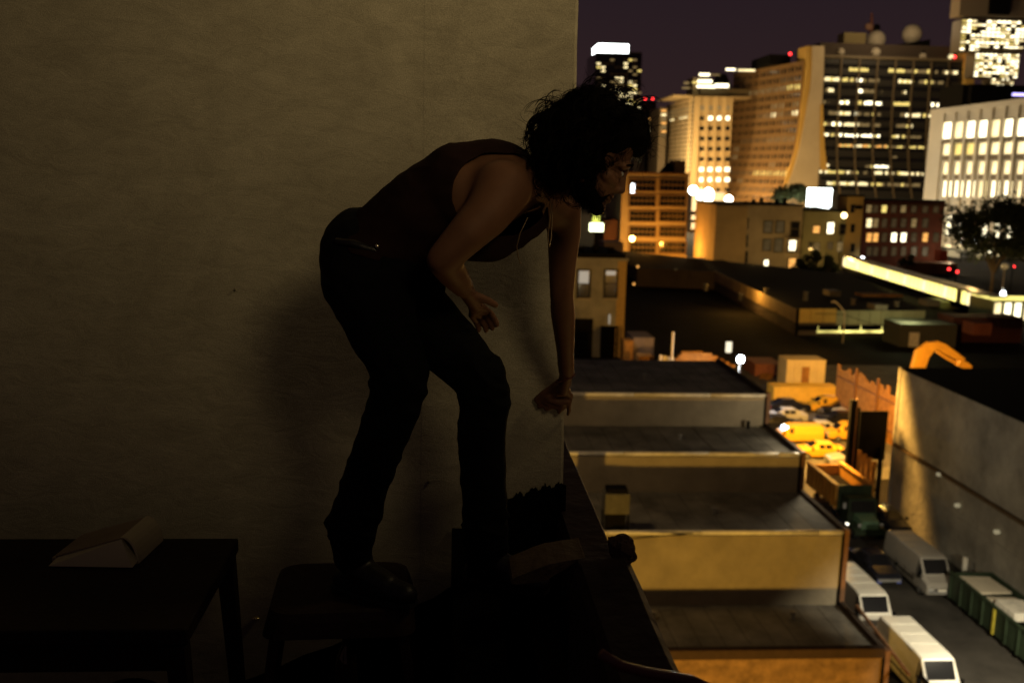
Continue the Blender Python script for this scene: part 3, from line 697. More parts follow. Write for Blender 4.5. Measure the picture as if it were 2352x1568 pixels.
# orange board fence between yard and dark lot
fc = thing('board_fence', 'crooked fence of orange lit boards at the right of the taxi yard', 'fence', (0,0,0))
pA = gz(1925, 838, 5.2); pB = gz(2075, 908, 5.2); pA.z = pB.z = 0; topA = topB = 5.2
nB = 22
fc.location = pA
for i in range(nB):
    k = i/nB; q = pA.lerp(pB, k)-pA; q2 = pA.lerp(pB, (i+.95)/nB)-pA
    h = (topA+(topB-topA)*k)*R.uniform(.90,1.06)
    v = MB(); dv = (q2-q); nrm = Vector((-dv.y, dv.x, 0)).normalized()*.05
    v.loft([[q-nrm, q2-nrm, q2+nrm, q+nrm], [q-nrm+Vector((0,0,h)), q2-nrm+Vector((0,0,h*.995)), q2+nrm+Vector((0,0,h*.995)), q+nrm+Vector((0,0,h))]])
    v.build('board', M['wood'], fc)
for zz in (.25, .78):
    q = Vector((0,0,topA*zz)); q2 = pB-pA+Vector((0,0,topB*zz)); off = Vector((-.12,-.12,0))
    MB().tube([q+off, q2+off], .10, 5).build('rail', M['brownpost'], fc)
for k in (.33,.66): 
    q = pA.lerp(pB,k)-pA; MB().box(q.x-.3,q.x-.1,q.y-.3,q.y-.1,0,(topA+(topB-topA)*k)*1.12).build('post', M['brownpost'], fc)

# excavator behind the warehouse roof
ex = thing('excavator', 'orange excavator arm bent over the black warehouse roof', 'excavator', (at(2130,845,92).x, 92, 0))
ox = ex.location.x
def xz(px, py, Y=92): q = at(px, py, Y); return q.x-ox, q.z
def arm(pts, w_, name, m_):
    v = MB(); rr = []
    for (px, py, r_) in pts:
        x, z = xz(px, py); rr.append((x, z, r_))
    rings = []
    for i, (x, z, r_) in enumerate(rr):
        a = rr[max(0,i-1)]; c = rr[min(len(rr)-1,i+1)]; d = Vector((c[0]-a[0], 0, c[1]-a[1])).normalized(); nn = Vector((-d.z,0,d.x))*r_; q = Vector((x,0,z))
        rings.append([q-nn+Vector((0,-w_,0)), q+nn+Vector((0,-w_,0)), q+nn+Vector((0,w_,0)), q-nn+Vector((0,w_,0))])
    v.loft(rings).build(name, m_, ex, bevel=.03)
yo = mat('excavator_orange',(.68,.36,.05),.5,scale=.8,var=.2)
arm([(2098,900,.55),(2106,850,.62),(2118,812,.70),(2136,796,.55),(2152,792,.35)], .3, 'boom', yo)
arm([(2148,790,.35),(2165,798,.42),(2192,815,.32),(2212,828,.25)], .25, 'stick', yo)
arm([(2150,806,.12),(2175,822,.14),(2205,838,.12)], .1, 'hydraulic_ram', yo)
arm([(2200,832,.3),(2216,838,.35),(2228,842,.12)], .4, 'bucket', yo)
MB().box(-3.4,1.0,-1.3,1.3,1.0,2.6).build('body', yo, ex, bevel=.1)
MB().box(-.9,.9,-1.25,-.2,2.61,3.6).build('cab', M['glassdark'], ex, bevel=.1)
for sd in (-1.2,.8): MB().box(-3.2,1.4,sd,sd+.5,0,.98).build('track', M['blackish'], ex, bevel=.2)

# ================================================================== MIDDLE DISTANCE
# beige brick building at the left edge of the view
bb = Front('brick_building', 'narrow beige brick building with four sash windows just right of the arm', 'building', 1290, 1440, 592, 134, 14, M['beige'], roof=None)
MB().box(-bb.w/2-.2, bb.w/2+.2, -.25, 14.2, bb.h-.35, bb.h).build('cornice', M['beige'], bb.t)
MB().box(-bb.w/2+.2, bb.w/2-.2, .2, 13.8, bb.h+.003, bb.h+.55).build('roof', M['blackish'], bb.t)
sill = mat('stone_sill', (.38,.34,.26), .8)
for x0, x1 in ((1329,1353),(1391,1415)):
    w1 = bb.win(x0, 621, x1, 682, M['glassdark'], frame=M['blackish'], proud=.1)
    a, z1 = bb.loc(x0, 622); c, z0 = bb.loc(x1, 652 if x0 < 1380 else 632)
    piece('blind', emit('pale_blind', (1,.93,.78), .30 if x0 < 1380 else .18), w1, a+.08, c-.08, -.06, -.035, z0, z1)
    a, z1 = bb.loc(x0-4, 684); c, z0 = bb.loc(x1+4, 688)
    piece('sill', sill, bb.t, a, c, -.25, 0, z0, z1)
for x0, x1, y0 in ((1324,1355,735),(1384,1413,752)):
    bb.win(x0, y0, x1, 826, M['blackish'], name='door', frame=M['blackish'], proud=.1)
a, z1 = bb.loc(1400, 722); MB().box(a-.1,a+.1,-.2,-.01,z1-1.3,z1).build('lamp', emit('dull_lamp',(1,.9,.7),.3), bb.t)
a, z1 = bb.loc(1420, 590); MB().box(a, a+1.2, -.06, -.003, 0, z1-.4).build('corner_strip', mat('ochre_brick',(.42,.28,.10),.9), bb.t)
for k in range(5): MB().box(-6+k*2.1, -5.2+k*2.1, 3, 4, bb.h+.56, bb.h+1.2+.3*(k%2)).build('chimney', M['blackish'], bb.t)

# long low warehouse with a lit fascia
def fascia(name, pts, lab, mats, h_fascia, depthv):
    pass
lw = thing('low_warehouse', 'long low dark warehouse with a lit fascia band turning a corner in the middle', 'warehouse', (0, 155, 0))
C_ = at(1832, 712, 155); ztop = C_.z
Lp = at(1640, 652, 218); Lq = at(1462, 652, 222); Rp = at(2125, 716, 157)
gy = mat('dark_cladding', (.10,.075,.06), .85, scale=.2)
fs = mat('fascia_panel', (.42,.30,.15), .7, scale=.3, var=.2)
fs2 = mat('fascia_grey', (.34,.34,.22), .7, scale=.3, var=.2)
zt = 4.4 if ztop < 4 else ztop
P_ = [Vector((Lq.x, Lq.y, 0)), Vector((Lp.x, Lp.y, 0)), Vector((C_.x, 155, 0)), Vector((Rp.x, 157, 0))]
back = 60
v = MB(); base = [Vector((p.x, p.y-155, 0)) for p in P_]
bk_ = [base[3]+Vector((12,back,0)), base[0]+Vector((-2,back,0))]
ringb = [q for q in base+bk_]
v.loft([[(q.x,q.y,0) for q in ringb],[(q.x,q.y,zt-.1) for q in ringb]]).build('wall', gy, lw)
MB().loft([[(q.x,q.y,zt-.09) for q in ringb],[(q.x,q.y,zt-.04) for q in ringb]]).build('roof', M['blackish'], lw)
def panels(a, c, n_, m_, z0, z1, name='fascia_panel', off=.15, gap=.04):
    d = c-a; nn = Vector((d.y,-d.x,0)).normalized()*off
    for i in range(n_):
        q = a+d*((i+gap/2)/n_); q2 = a+d*((i+1-gap/2)/n_)
        MB().loft([[q+nn+Vector((0,0,z0)), q2+nn+Vector((0,0,z0)), q2+Vector((0,0,z0)), q+Vector((0,0,z0))],[q+nn+Vector((0,0,z1)), q2+nn+Vector((0,0,z1)), q2+Vector((0,0,z1)), q+Vector((0,0,z1))]]).build(name, m_, lw)
panels(base[0], base[1], 5, gy, zt-1.4, zt, off=.2)
panels(base[1], base[2], 12, fs, zt-2.1, zt+.1)
mid = base[2].lerp(base[3], .30)
panels(base[2], mid, 3, mat('fascia_gold',(.60,.40,.10),.7,scale=.3,var=.15), zt-2.0, zt+.25)
panels(mid, base[3], 8, fs2, zt-2.4, zt-.05)
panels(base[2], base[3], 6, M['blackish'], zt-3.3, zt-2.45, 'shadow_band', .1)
v = MB(); a = base[2].lerp(base[3], .16); c = base[2].lerp(base[3], .68)
panels(a, c, 9, E['lemon'], .4, 1.5, 'lit_opening', .06, .02)
MB().box(base[2].x-.15, base[2].x+.2, -.4, .1, 0, zt+.2).build('corner_post', M['blackish'], lw)
# white door and dark parts right of it
crate('white_door_shed', 'dark low shed with a white door right of the lit warehouse opening', 'shed', 2070, 2200, 745, 812, 145, 6, mat('dark_olive',(.09,.09,.075),.9), 4)
pd = at(2100, 780, 144.6); tag(MB().box(-.75,.75,-.1,.1,-1.1,1.1).build('white_door', M['coping'], loc=(pd.x, 144.7, max(pd.z,1.15))), 'white door panel leaning against the dark low shed', 'door')
crate('red_truck_body', 'dark red container right behind the excavator arm', 'container', 2190, 2352, 728, 800, 150, 5, mat('dark_red_steel',(.07,.02,.014),.7), 10)
crate('pale_hut', 'small pale green hut above the right end of the warehouse fascia', 'hut', 2160, 2232, 693, 727, 190, 6, mat('pale_green_steel',(.30,.34,.20),.7), 4)
# streetlight with curved arm in front of the fascia
q = at(1938, 757, 148)
sl = thing('street_lamp', 'unlit curved street lamp in front of the long warehouse fascia', 'street lamp', (q.x, 148, 0))
zz = at(1938, 722, 148).z
MB().tube([(0,0,0),(0,0,zz-1),(-.1,0,zz+.4),(-.9,0,zz+1.3),(-1.6,0,zz+1.9)], .11, 8).build('pole', sheet, sl, smooth=True)
MB().ball((-1.9,0,zz+1.95), (.45,.2,.16)).build('lamp_head', sheet, sl, smooth=True)
# long black roofs behind
for k, (x0, x1, yt, Y, dp, lb) in enumerate(((1440,1700,640,226,20,'black flat roofed sheds left behind the low warehouse'),(1700,2100,655,228,14,'black flat roofed shed in the middle behind the low warehouse'))):
    crate('black_shed', lb, 'shed', x0, x1, yt, yt+30, Y, dp, M['blackish'], 0, 0)
for k, (px, py, col, s_) in enumerate(((1982,678,'amber',.35),(2093,698,'bright',.5),(2110,699,'bright',.4),(1745,663,'amber',.25),(1870,690,'amber',.3),(1465,612,'amber',.3),(1552,620,'dim',.3),(1730,640,'dim',.5),(2330,612,'red',.2),(2180,618,'red',.3),(2199,624,'red',.3),(1456,652,'amber',.3))):
    q = at(px, py, 224-.5*k)
    tag(MB().ball((0,0,0), s_).build('yard_lamp', E[col], loc=q), ('small amber lamp over the black roofs in the middle','left of the pair of white lamps above the warehouse','right of the pair of white lamps above the warehouse','faint amber lamp above the fascia slope','amber lamp over the corner of the warehouse roof','amber lamp under the ramp beside the orange office block','dim lamp under the orange office block ramp','dim lamp at the foot of the cream apartment house','tiny red lamp at the far right below the tree','left red car lamp below the tree','right red car lamp below the tree','amber lamp by the beige brick building roof')[k], 'lamp')

# glowing train on its embankment
A_ = at(1936, 607, 262); B_ = at(2280, 697, 172)
tr = thing('train', 'long train of glowing yellow windows crossing behind the dark roofs', 'train', (A_.x, A_.y, 0))
d = B_-A_; d.z = 0; ln = d.length; tr.rotation_euler = (0, 0, math.atan2(d.y, d.x))
z0 = (A_.z+B_.z)/2
MB().box(0, ln, 0, 3, max(.3,z0-2.2), z0-1.15).build('chassis', M['blackish'], tr)
MB().box(0, ln, .06, 2.9, z0-1.14, z0+1.5).build('carriage', mat('train_steel',(.35,.3,.2),.5), tr)
MB().box(0, ln, -.1, 3, z0+1.51, z0+1.75).build('roof', M['greymetal'], tr)
nw = 40
for i in range(nw):
    x = ln*i/nw
    if i == 33: continue
    dd = 1 if i < 33 else .55
    piece('window', E['lemon'] if (i*7) % 5 else E['bright'], tr, x+.12, x+ln/nw-.12, -.02, .05, z0-1.05, z0+1.35)
crate('embankment', 'dark embankment wall under the glowing train', 'wall', 1930, 2290, 640, 700, 268, 3, M['blackish'], 0, 0)
# bright kiosk at the right end of the train
kt, kw, kh = crate('lit_canopy', 'dazzling pale green lit canopy at the right edge past the train', 'canopy', 2282, 2420, 690, 716, 168, 8, mat('pale_canopy',(.55,.62,.35),.6), 0, 0)
for i in range(6): piece('light_panel', E['glare'] if i % 3 else E['bright'], kt, -kw+.3+i*2*kw/6, -kw+2*kw/6*(i+.8), -.12,-.085, kh*.25, kh*.92)
for i in range(3): piece('light_panel', E['lemon'], kt, -kw+.2, kw, .5+i*2.4, 2+i*2.4, kh+.003, kh+.06)
q = at(2302, 668, 185)
tl = thing('lamp_post', 'pale lamp post with white globe under the tree', 'street lamp', (q.x, 185, 0))
zz = at(2302, 618, 185).z
MB().tube([(0,0,0),(0,0,zz)], [.22,.14], 8).build('pole', sheet, tl, smooth=True)
MB().ball((0,0,zz+.5), (.7,.7,.6)).build('lamp_head', E['dim'], tl, smooth=True)
MB().ball((-.1,-.6,q.z-.6), (.55,.3,.75)).build('globe', E['pointw'], tl, smooth=True)

# tree at the right
def tree(name, label, base, crown_c, crown_r, leaves, size, seed, limbs=9):
    rr = random.Random(seed)
    t = thing(name, label, 'tree', base)
    bz = Vector(base); c = Vector(crown_c)-bz
    MB().tube([(0,0,0),(.1,0,c.z*.3),(-.1,.1,c.z*.62),(0,0,c.z*.9)], [.42,.34,.26,.12], 8).build('trunk', M['bark'], t, smooth=True)
    v = MB(); lob = []
    for i in range(limbs):
        a = rr.uniform(0, 6.283); e_ = rr.uniform(-.5, .95); rad = rr.uniform(.5, .95)
        q = c + Vector((math.cos(a)*crown_r[0]*rad*math.sqrt(max(.05,1-e_*e_)), math.sin(a)*crown_r[1]*rad*math.sqrt(max(.05,1-e_*e_)), e_*crown_r[2]*rad))
        v.tube([(0,0,c.z*rr.uniform(.35,.8)), tuple(Vector((0,0,c.z*.6)).lerp(q,.55)+Vector((0,0,.4))), tuple(q)], [.16,.09,.03], 5); lob.append((q, rr.uniform(.28,.46)))
    v.build('limbs', M['bark'], t)
    v = MB()
    for i in range(leaves):
        q, k = rr.choice(lob)
        d = Vector((rr.gauss(0,1), rr.gauss(0,1), rr.gauss(0,.8))); d.normalize()
        pos = q + Vector((d.x*crown_r[0]*k, d.y*crown_r[1]*k, d.z*crown_r[2]*k))*rr.uniform(.3,1.05)
        u = Vector((rr.uniform(-1,1), rr.uniform(-1,1), rr.uniform(-.6,.6))).normalized(); w_ = u.orthogonal().normalized()
        s_ = size*rr.uniform(.6,1.4); v.quad(pos-u*s_, pos-w_*s_*.6, pos+u*s_, pos+w_*s_*.6)
    v.build('crown', M['foliage'], t); return t
gb_ = gz(2290, 690, 0); cc = at(2290, 535, 205); rx = (at(2385,535,205).x-cc.x)
tree('street_tree', 'big dark leafy tree against the white office building at the right', (cc.x, 205, 0), tuple(cc), (rx*1.15, rx*.9, 8.6), 11000, .40, 5, 26)
lamp('tree_street_light', (cc.x-9, 196, 6.5), 2600, (1,.62,.2), .4)
for k, (px, yt, yb, Y, lb) in enumerate(((1880,575,650,238,'dark bushy tree at the foot of the olive house'),(1900,590,650,233,'low dark tree right of the olive house foot'),(1836,596,640,240,'small dark tree before the cream apartment house'),(2085,588,625,262,'small tree in front of the red brick house'))):
    c1 = at(px, yt, Y); c2 = at(px, yb, Y); h = c1.z-max(0,c2.z)
    tree('street_tree', lb, (c1.x, Y, 0), (c1.x, Y, c1.z-h*.45), (h*.45, h*.4, h*.5), 900, .35, 20+k, 8)

# ------------------------------------------------------------------ apartment houses
cr = Front('apartment_house', 'cream apartment house with a blank left wall and lit lower windows', 'building', 1645, 1845, 472, 268, 22, M['cream'], roof=M['blackish'])
piece('blank_wall', mat('ochre_render',(.40,.28,.14),.85,scale=.1,bump=0), cr.t, -cr.w/2-.02, cr.loc(1716,500)[0], -.3, -.003, 0, cr.h-.4)
fr = mat('house_window_frame', (.10,.08,.05), .7, bump=0)
for (x0,y0,x1,y1,k) in ((1703,502,1717,525,'glassdark'),(1702,540,1716,566,'glassdark'),(1700,578,1715,605,'glassdark'),
    (1756,508,1772,534,'faint'),(1784,508,1800,534,'faint'),(1818,510,1834,542,'glassdark'),
    (1754,550,1769,575,'faint'),(1780,548,1796,578,'faint'),(1813,552,1827,575,'glare'),
    (1755,597,1764,615,'glare'),(1812,593,1827,617,'amber')):
    cr.win(x0,y0,x1,y1, E.get(k) or M[k], frame=fr, proud=.15)
for y_ in (545, 578):
    a, z_ = cr.loc(1806, y_); c, _ = cr.loc(1840, y_); b_ = MB(); b_.box(a, c, -1.2, -.02, z_-.1, z_)
    for i in range(9): b_.box(a+(c-a)*i/8-.03, a+(c-a)*i/8+.03, -1.2, -1.14, z_, z_+1)
    b_.box(a, c, -1.22, -1.15, z_+1, z_+1.06).build('fire_escape', M['blackish'], cr.t)
for k in range(6): MB().box(-3+k*2.2,-2.2+k*2.2, 4, 5, cr.h+.51, cr.h+1.0+.5*(k%3)).build('chimney', M['blackish'], cr.t)
ol = Front('apartment_house', 'dim olive apartment house with one bright window between the cream and the narrow houses', 'building', 1847, 1945, 486, 270, 20, M['olive'], roof=M['blackish'])
for (x0,y0,x1,y1,k) in ((1868,519,1882,535,'amber'),(1901,511,1914,536,'glare'),(1930,515,1941,538,'glassdark'),(1870,558,1882,575,'faint'),(1902,556,1912,572,'faint'),(1924,555,1934,578,'dim'),(1858,556,1866,574,'glassdark')):
    ol.win(x0,y0,x1,y1, E.get(k) or M[k], frame=fr, proud=.15)
tn = Front('apartment_house', 'narrow golden end wall of the red brick house', 'building', 1947, 1985, 452, 272, 6, mat('golden_render',(.42,.28,.09),.85,scale=.1,bump=0), roof=M['blackish'])
for y0 in (470, 515, 560): tn.win(1955, y0, 1962, y0+18, M['glassdark'], frame=fr, proud=.1)
a, z_ = tn.loc(1975, 480); MB().box(a-1.4,a+.6,-.4,-.01,z_,z_+.9).build('awning', M['blackish'], tn.t)
rb = Front('brick_house', 'dark red brick house with four rows of sash windows', 'building', 1987, 2172, 463, 276, 20, M['redbrick'], roof=M['blackish'])
MB().box(-rb.w/2-.3, rb.w/2+.3, -.5, -.01, rb.h-1.2, rb.h-.5).build('cornice', mat('dark_cornice',(.09,.04,.02),.8), rb.t)
lit = {(0,2):'yellow',(1,0):'bright',(2,0):'amber',(2,1):'amber',(2,3):'glare',(2,4):'glare',(2,6):'amber'}
for r_, yy in enumerate((478,512,545,577)):
    for c_, xx in enumerate((1996,2011,2031,2053,2075,2099,2125,2150)):
        if c_ == 7 and r_ % 2: continue
        k = lit.get((r_, c_)) or ('faint' if (r_*5+c_*3) % 4 else 'dim' if r_ < 2 else 'faint')
        rb.win(xx-5, yy-10, xx+5, yy+10, E[k], frame=fr, proud=.15)
q = at(1981,593,270); tag(MB().ball((0,0,0),.5).build('door_lamp', E['pointw'], loc=q), 'white lamp at the street door of the narrow golden house', 'lamp')
q = at(1939,495,266); tag(MB().ball((0,0,0),.75).build('roof_lamp', emit('amber_flood',(1,.72,.3),9), loc=q), 'amber lamp shining above the roof of the olive house', 'lamp')
crate('shopfront_row', 'low row of warm lit shopfronts under the red brick house', 'shop', 2075, 2200, 603, 630, 262, 4, mat('shop_brown',(.22,.10,.05),.8), 16)
crate('red_banner_kiosk', 'small orange red kiosk at the right corner of the red brick house', 'kiosk', 2160, 2178, 575, 600, 262, 3, mat('kiosk_red',(.45,.08,.03),.7), 2)
# black roof strip of houses
# ------------------------------------------------------------------ orange office block
ob = Front('office_block', 'orange lit office block with two columns of five wide dark windows', 'building', 1430, 1583, 400, 298, 30, M['tan'], roof=mat('brown_roof',(.14,.08,.04),.9))
for r_, (y0,y1) in enumerate(((412,438),(449,473),(485,508),(521,543),(556,580))):
    for c_, (x0,x1) in enumerate(((1447,1504),(1516,1573))):
        wn = ob.win(x0,y0,x1,y1, M['glassdark'], frame=mat('window_steel',(.20,.13,.07),.6,bump=0), proud=.5)
        xa, za = ob.loc(x0,y0); xb, zb_ = ob.loc(x1,y1)
        for i in range(1,6): piece('mullion', M['mullion'], wn, xa+(xb-xa)*i/6-.05, xa+(xb-xa)*i/6+.05, -.3,-.04, zb_, za)
xa, za = ob.loc(1450,422); piece('lit_room', E['pointw'], ob.t, xa, xa+1.0, -.09,-.05, za-2.6, za)
piece('ledge', mat('pale_ledge',(.55,.42,.22),.8,bump=0), ob.t, -ob.w/2-.5, ob.w/2+.3, -1.4, -.01, ob.loc(1500,594)[1], ob.loc(1500,584)[1])
MB().box(ob.loc(1556,400)[0], ob.loc(1586,400)[0]-.6, 4, 12, ob.h+.51, ob.h+4.2).build('roof_house', mat('dim_brown',(.25,.17,.10),.9), ob.t)
MB().loft([[(ob.loc(1545,400)[0]+3*math.cos(a*.785), 6+3*math.sin(a*.785), ob.h+.51) for a in range(8)],[(ob.loc(1545,400)[0]+.6*math.cos(a*.785), 6+.6*math.sin(a*.785), ob.h+3.4) for a in range(8)]]).build('water_tank', M['blackish'], ob.t)
q = at(1452, 548, 288); sl2 = thing('street_lamp', 'glowing sodium street lamp in front of the orange office block', 'street lamp', (q.x, 288, 0))
MB().tube([(0,0,0),(0,0,q.z-.8)], .18, 8).build('pole', M['blackish'], sl2)
MB().ball((0,0,q.z), .75).build('lamp_head', E['sodium'], sl2, smooth=True)
lamp('office_street_light', (q.x+3, 283, 4.5), 11000, (1,.40,.05), .5)
lamp('office_street_light_right', (at(1560,590,286).x, 284, 3.5), 7000, (1,.40,.05), .5)
crate('dim_block', 'unlit brown block left of the orange office block', 'building', 1388, 1427, 505, 590, 300, 20, mat('dim_red_brown',(.10,.045,.03),.9,bump=0), 0, 0)
crate('pink_hut', 'small pinkish hut on the roofs left of the orange office block', 'hut', 1388, 1432, 556, 590, 240, 8, mat('pinkish',(.42,.30,.24),.8,bump=0), 0, 0)
q = at(1370,522,290); tag(MB().box(-2,2,-.3,.3,-1.2,1.2).build('shop_sign', emit('green_white_sign',(.95,1,.60),4.5), loc=q), 'glowing pale green sign below the beard of the man', 'sign')
q = at(1368,505,291); tag(MB().box(-.9,1.2,-.3,.3,-1.4,1.6).build('yellow_sign', emit('olive_sign',(.75,.8,.12),1.3), loc=q), 'small dim yellow green sign above the pale green one', 'sign')
q = at(1378,483,292); tag(MB().ball((0,0,0),(1.0,.5,.9)).build('orange_lamp', emit('orange_lamp',(1,.45,.08),2.2), loc=q), 'orange lamp just under the chin of the man', 'lamp')

# street canyon between the orange block and the cream house
for k, (y0, y1, Y, c_) in enumerate(((486,494,330,(.45,.38,.3)),(506,512,320,(.30,.24,.16)),(528,533,306,(.28,.22,.12)))):
    crate('overpass_deck', ('highest','middle','lowest')[k]+' grey deck of the roadway between the orange block and cream house', 'overpass', 1584, 1648, y0, y1, Y, 6, mat('deck%d'%k, c_, .8, bump=0), 0)
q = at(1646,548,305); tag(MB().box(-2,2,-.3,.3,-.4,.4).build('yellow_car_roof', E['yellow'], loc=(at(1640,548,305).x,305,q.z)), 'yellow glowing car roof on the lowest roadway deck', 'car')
rv = thing('box_truck', 'pale box truck with red tail lights by the cream apartment house', 'truck', (at(1608,600,262).x, 262, 0))
MB().box(-3.2,1.6,0,2.4,.9,3.3).build('box_body', M['whitepaint'], rv, bevel=.05); MB().box(1.7,3.0,0,2.3,.6,2.4).build('cab', M['whitepaint'], rv, bevel=.1)
for x in (-2.2, 2.2): MB().tube([(x,-.05,.45),(x,.25,.45)], .45, 14).build('wheel', M['tyre'], rv)
MB().box(1.0,1.58,-.08,-.01,1.2,2.9).build('tail_light', emit('truck_red',(1,.05,.03),1.6), rv)
glare_pts = ((1592,437,1.9,'a'),(1608,452,1.3,'b'),(1627,448,2.3,'c'),(1612,470,1.6,'d'),(1674,458,1.7,'e'),(1640,470,1.4,'f'))
names = ('dazzling street light at the left end of the bright street','smaller street light just right of the dazzling one','widest glow in the middle of the bright street','lower glow in the bright street','street light behind the cream house roof','small lamp at the corner of the cream house roof')
for k, (px,py,r_,_) in enumerate(glare_pts):
    q = at(px,py,420); tag(MB().ball((0,0,0),(r_,.6,r_*(1.3 if k==2 else 1))).build('street_light', emit('street_glare',(1,.93,.78),22), smooth=True, loc=q), names[k], 'street light')
crate('lit_street_building', 'brightly lit low facade at the end of the street canyon', 'building', 1590, 1665, 440, 486, 450, 10, mat('pale_facade',(.6,.5,.38),.8,bump=0), 5, 0)
lamp('street_canyon_light', (at(1625,455,425).x, 425, 12), 70000, WARM, 1.5)
lamp('street_canyon_light_right', (at(1700,468,470).x, 470, 10), 70000, (1,.66,.30), 1.5)
lamp('house_street_light', (at(1760,600,240).x, 250, 4.2), 2200, (1,.62,.22), .6)
lamp('house_street_light_right', (at(1965,600,250).x, 258, 4.2), 2400, (1,.60,.18), .6)
lamp('shop_street_light', (at(2200,610,262).x, 266, 4), 1500, (1,.80,.50), .6)
lamp('brick_house_light', (at(1400,800,120).x, 112, 8), 330, (1,.80,.48), .4)
lamp('warehouse_yard_light', (at(1850,770,140).x, 139, 6.5), 700, SODIUM, .4)
lamp('warehouse_yard_light_right', (at(2080,760,148).x, 147, 5), 900, (.95,.95,.45), .4)
lamp('warehouse_slope_light', (at(1640,700,180).x+5, 178, 6.0), 2600, SODIUM, .4)

# ================================================================== SKYLINE
# dark glass tower with white top
dtw = Front('office_tower', 'dark tower with a glaring white top band above the head of the man', 'tower', 1369, 1475, 122, 950, 60, M['glassdark'], z0=0)
piece('top_band', E['screen'], dtw.t, dtw.loc(1379,0)[0], dtw.loc(1449,0)[0], 2, 40, dtw.h+.2, dtw.h+8)
piece('roof_screen', M['mullion'], dtw.t, dtw.loc(1450,0)[0], dtw.w/2, 2, 50, dtw.h+.1, dtw.h+1.5)
R2 = random.Random(11)
litmap = ["0001000110","1000001000","1100001010","0100000101","0000000010","1000110000","0001110110","0100110110","0001100010","1000010111","0110111100","0101100101","1011001110","0110110011"]
for r_ in range(14):
    for c_ in range(10):
        x0 = 1370+c_*10.4; y0 = 134+r_*8.4
        if litmap[r_][c_] == '1':
            k = R2.choice(('bright','bright','dim','dim','yellow'))
            dtw.win(x0+.8, y0+1.8, x0+9.4, y0+6.2, E[k])
        else: dtw.win(x0+.8, y0+1.8, x0+9.4, y0+6.2, M['mullion'] if R2.random() < .4 else M['glassdark'])
for k, px in enumerate((1482,1499)):
    q = at(px,227,940); tag(MB().ball((0,0,0),1.1).build('red_beacon', E['red'], loc=q), ('left','right')[k]+' of two red beacons beside the dark tower', 'beacon')
    crate('slim_block', ('left','right')[k]+' unlit slim block carrying a red beacon', 'building', px-9, px+9, 232, 330, 945, 20, M['glassdark'], 0, 0)
# dim blocks behind the head
db = Front('office_block', 'dim grey office block between the head of the man and the golden block', 'building', 1459, 1529, 300, 800, 40, mat('dim_violet',(.15,.12,.11),.9,bump=0))
for i in range(7):
    for j in range(8):
        k = R2.random(); x0 = 1462+i*9.4; y0 = 304+j*9
        db.win(x0, y0, x0+6, y0+4, E['faint'] if k < .5 else E['amber'] if k < .58 else E['bright'] if k < .66 else M['glassdark'])
db2 = Front('office_block', 'slim block with a column of amber windows beside the golden block', 'building', 1484, 1500, 262, 780, 30, M['glassdark'])
for j, k in enumerate(('amber','dim','dim','bright','faint','yellow','dim')): db2.win(1491, 272+j*9, 1500, 276+j*9, E[k])
db3 = Front('office_block', 'slim stepped block with stacked amber lights touching the golden block', 'building', 1516, 1533, 248, 640, 30, M['mullion'])
for j in range(7): db3.win(1519, 252+j*9.5, 1530, 257+j*9.5, E[('amber','bright','dim','amber','dim','amber','faint')[j]])

# golden stepped block (left face and front face)
g1 = mat('golden_facade', (.46,.35,.19), .85, scale=.04, bump=0, var=.15)
Yg = 600
def grid(fr_, x0, x1, n_, y0, dy, m_, hh, litf, name='window', wfrac=.62):
    for j in range(m_):
        for i in range(n_):
            w_ = (x1-x0)/n_; k = litf(i, j)
            fr_.win(x0+w_*i+w_*(1-wfrac)/2, y0+dy*j, x0+w_*i+w_*(1+wfrac)/2, y0+dy*j+hh, E.get(k) or M.get(k), name)
gf = Front('office_block', 'golden stepped office block with bright rows of windows, front part', 'building', 1596, 1684, 222, Yg, 50, g1)
grid(gf, 1602, 1680, 4, 243, 23.5, 9, 10, lambda i, j: 'dim' if (i,j) in ((0,0),(1,0),(2,0),(3,0)) else 'glare' if j == 1 and i > 0 or j in (6,7) and i<4 else 'bright' if (i*3+j*5) % 11 == 0 else 'glassdark', wfrac=.55)
for i in range(5): piece('pier', g1, gf.t, gf.loc(1598+i*20.5,0)[0]-.5, gf.loc(1598+i*20.5,0)[0]+.5, -.9,-.01, 0, gf.h)
# upper set-back part on the same block
x0, _ = gf.loc(1560,0); x1, _ = gf.loc(1690,0); zt_ = gf.loc(0,172)[1]
MB().box(gf.loc(1562,0)[0], gf.loc(1746,0)[0], 6, 50, gf.h+.01, zt_).build('upper_storeys', g1, gf.t)
MB().box(gf.loc(1629,0)[0], gf.loc(1746,0)[0], 10, 45, zt_+.01, gf.loc(0,152)[1]).build('crown', mat('dark_crown',(.16,.12,.06),.8,bump=0), gf.t)
MB().box(gf.loc(1615,0)[0], gf.loc(1648,0)[0], 14, 30, zt_+.01, gf.loc(0,125)[1]).build('roof_house', g1, gf.t)
MB().loft([[(gf.loc(1690,0)[0]+8*math.cos(a*.785), 22+8*math.sin(a*.785), gf.loc(0,152)[1]+.1) for a in range(8)],[(gf.loc(1690,0)[0]+3*math.cos(a*.785), 22+3*math.sin(a*.785), gf.loc(0,112)[1]) for a in range(8)]]).build('water_tank', M['blackish'], gf.t)
def gw(xa, ya, xb, yb, k, dy_=5.9):
    a, z1 = gf.loc(xa, ya); c, z0 = gf.loc(xb, yb); piece('window', E[k], gf.t, a, c, dy_-.05, dy_-.0+.04, z0, z1)
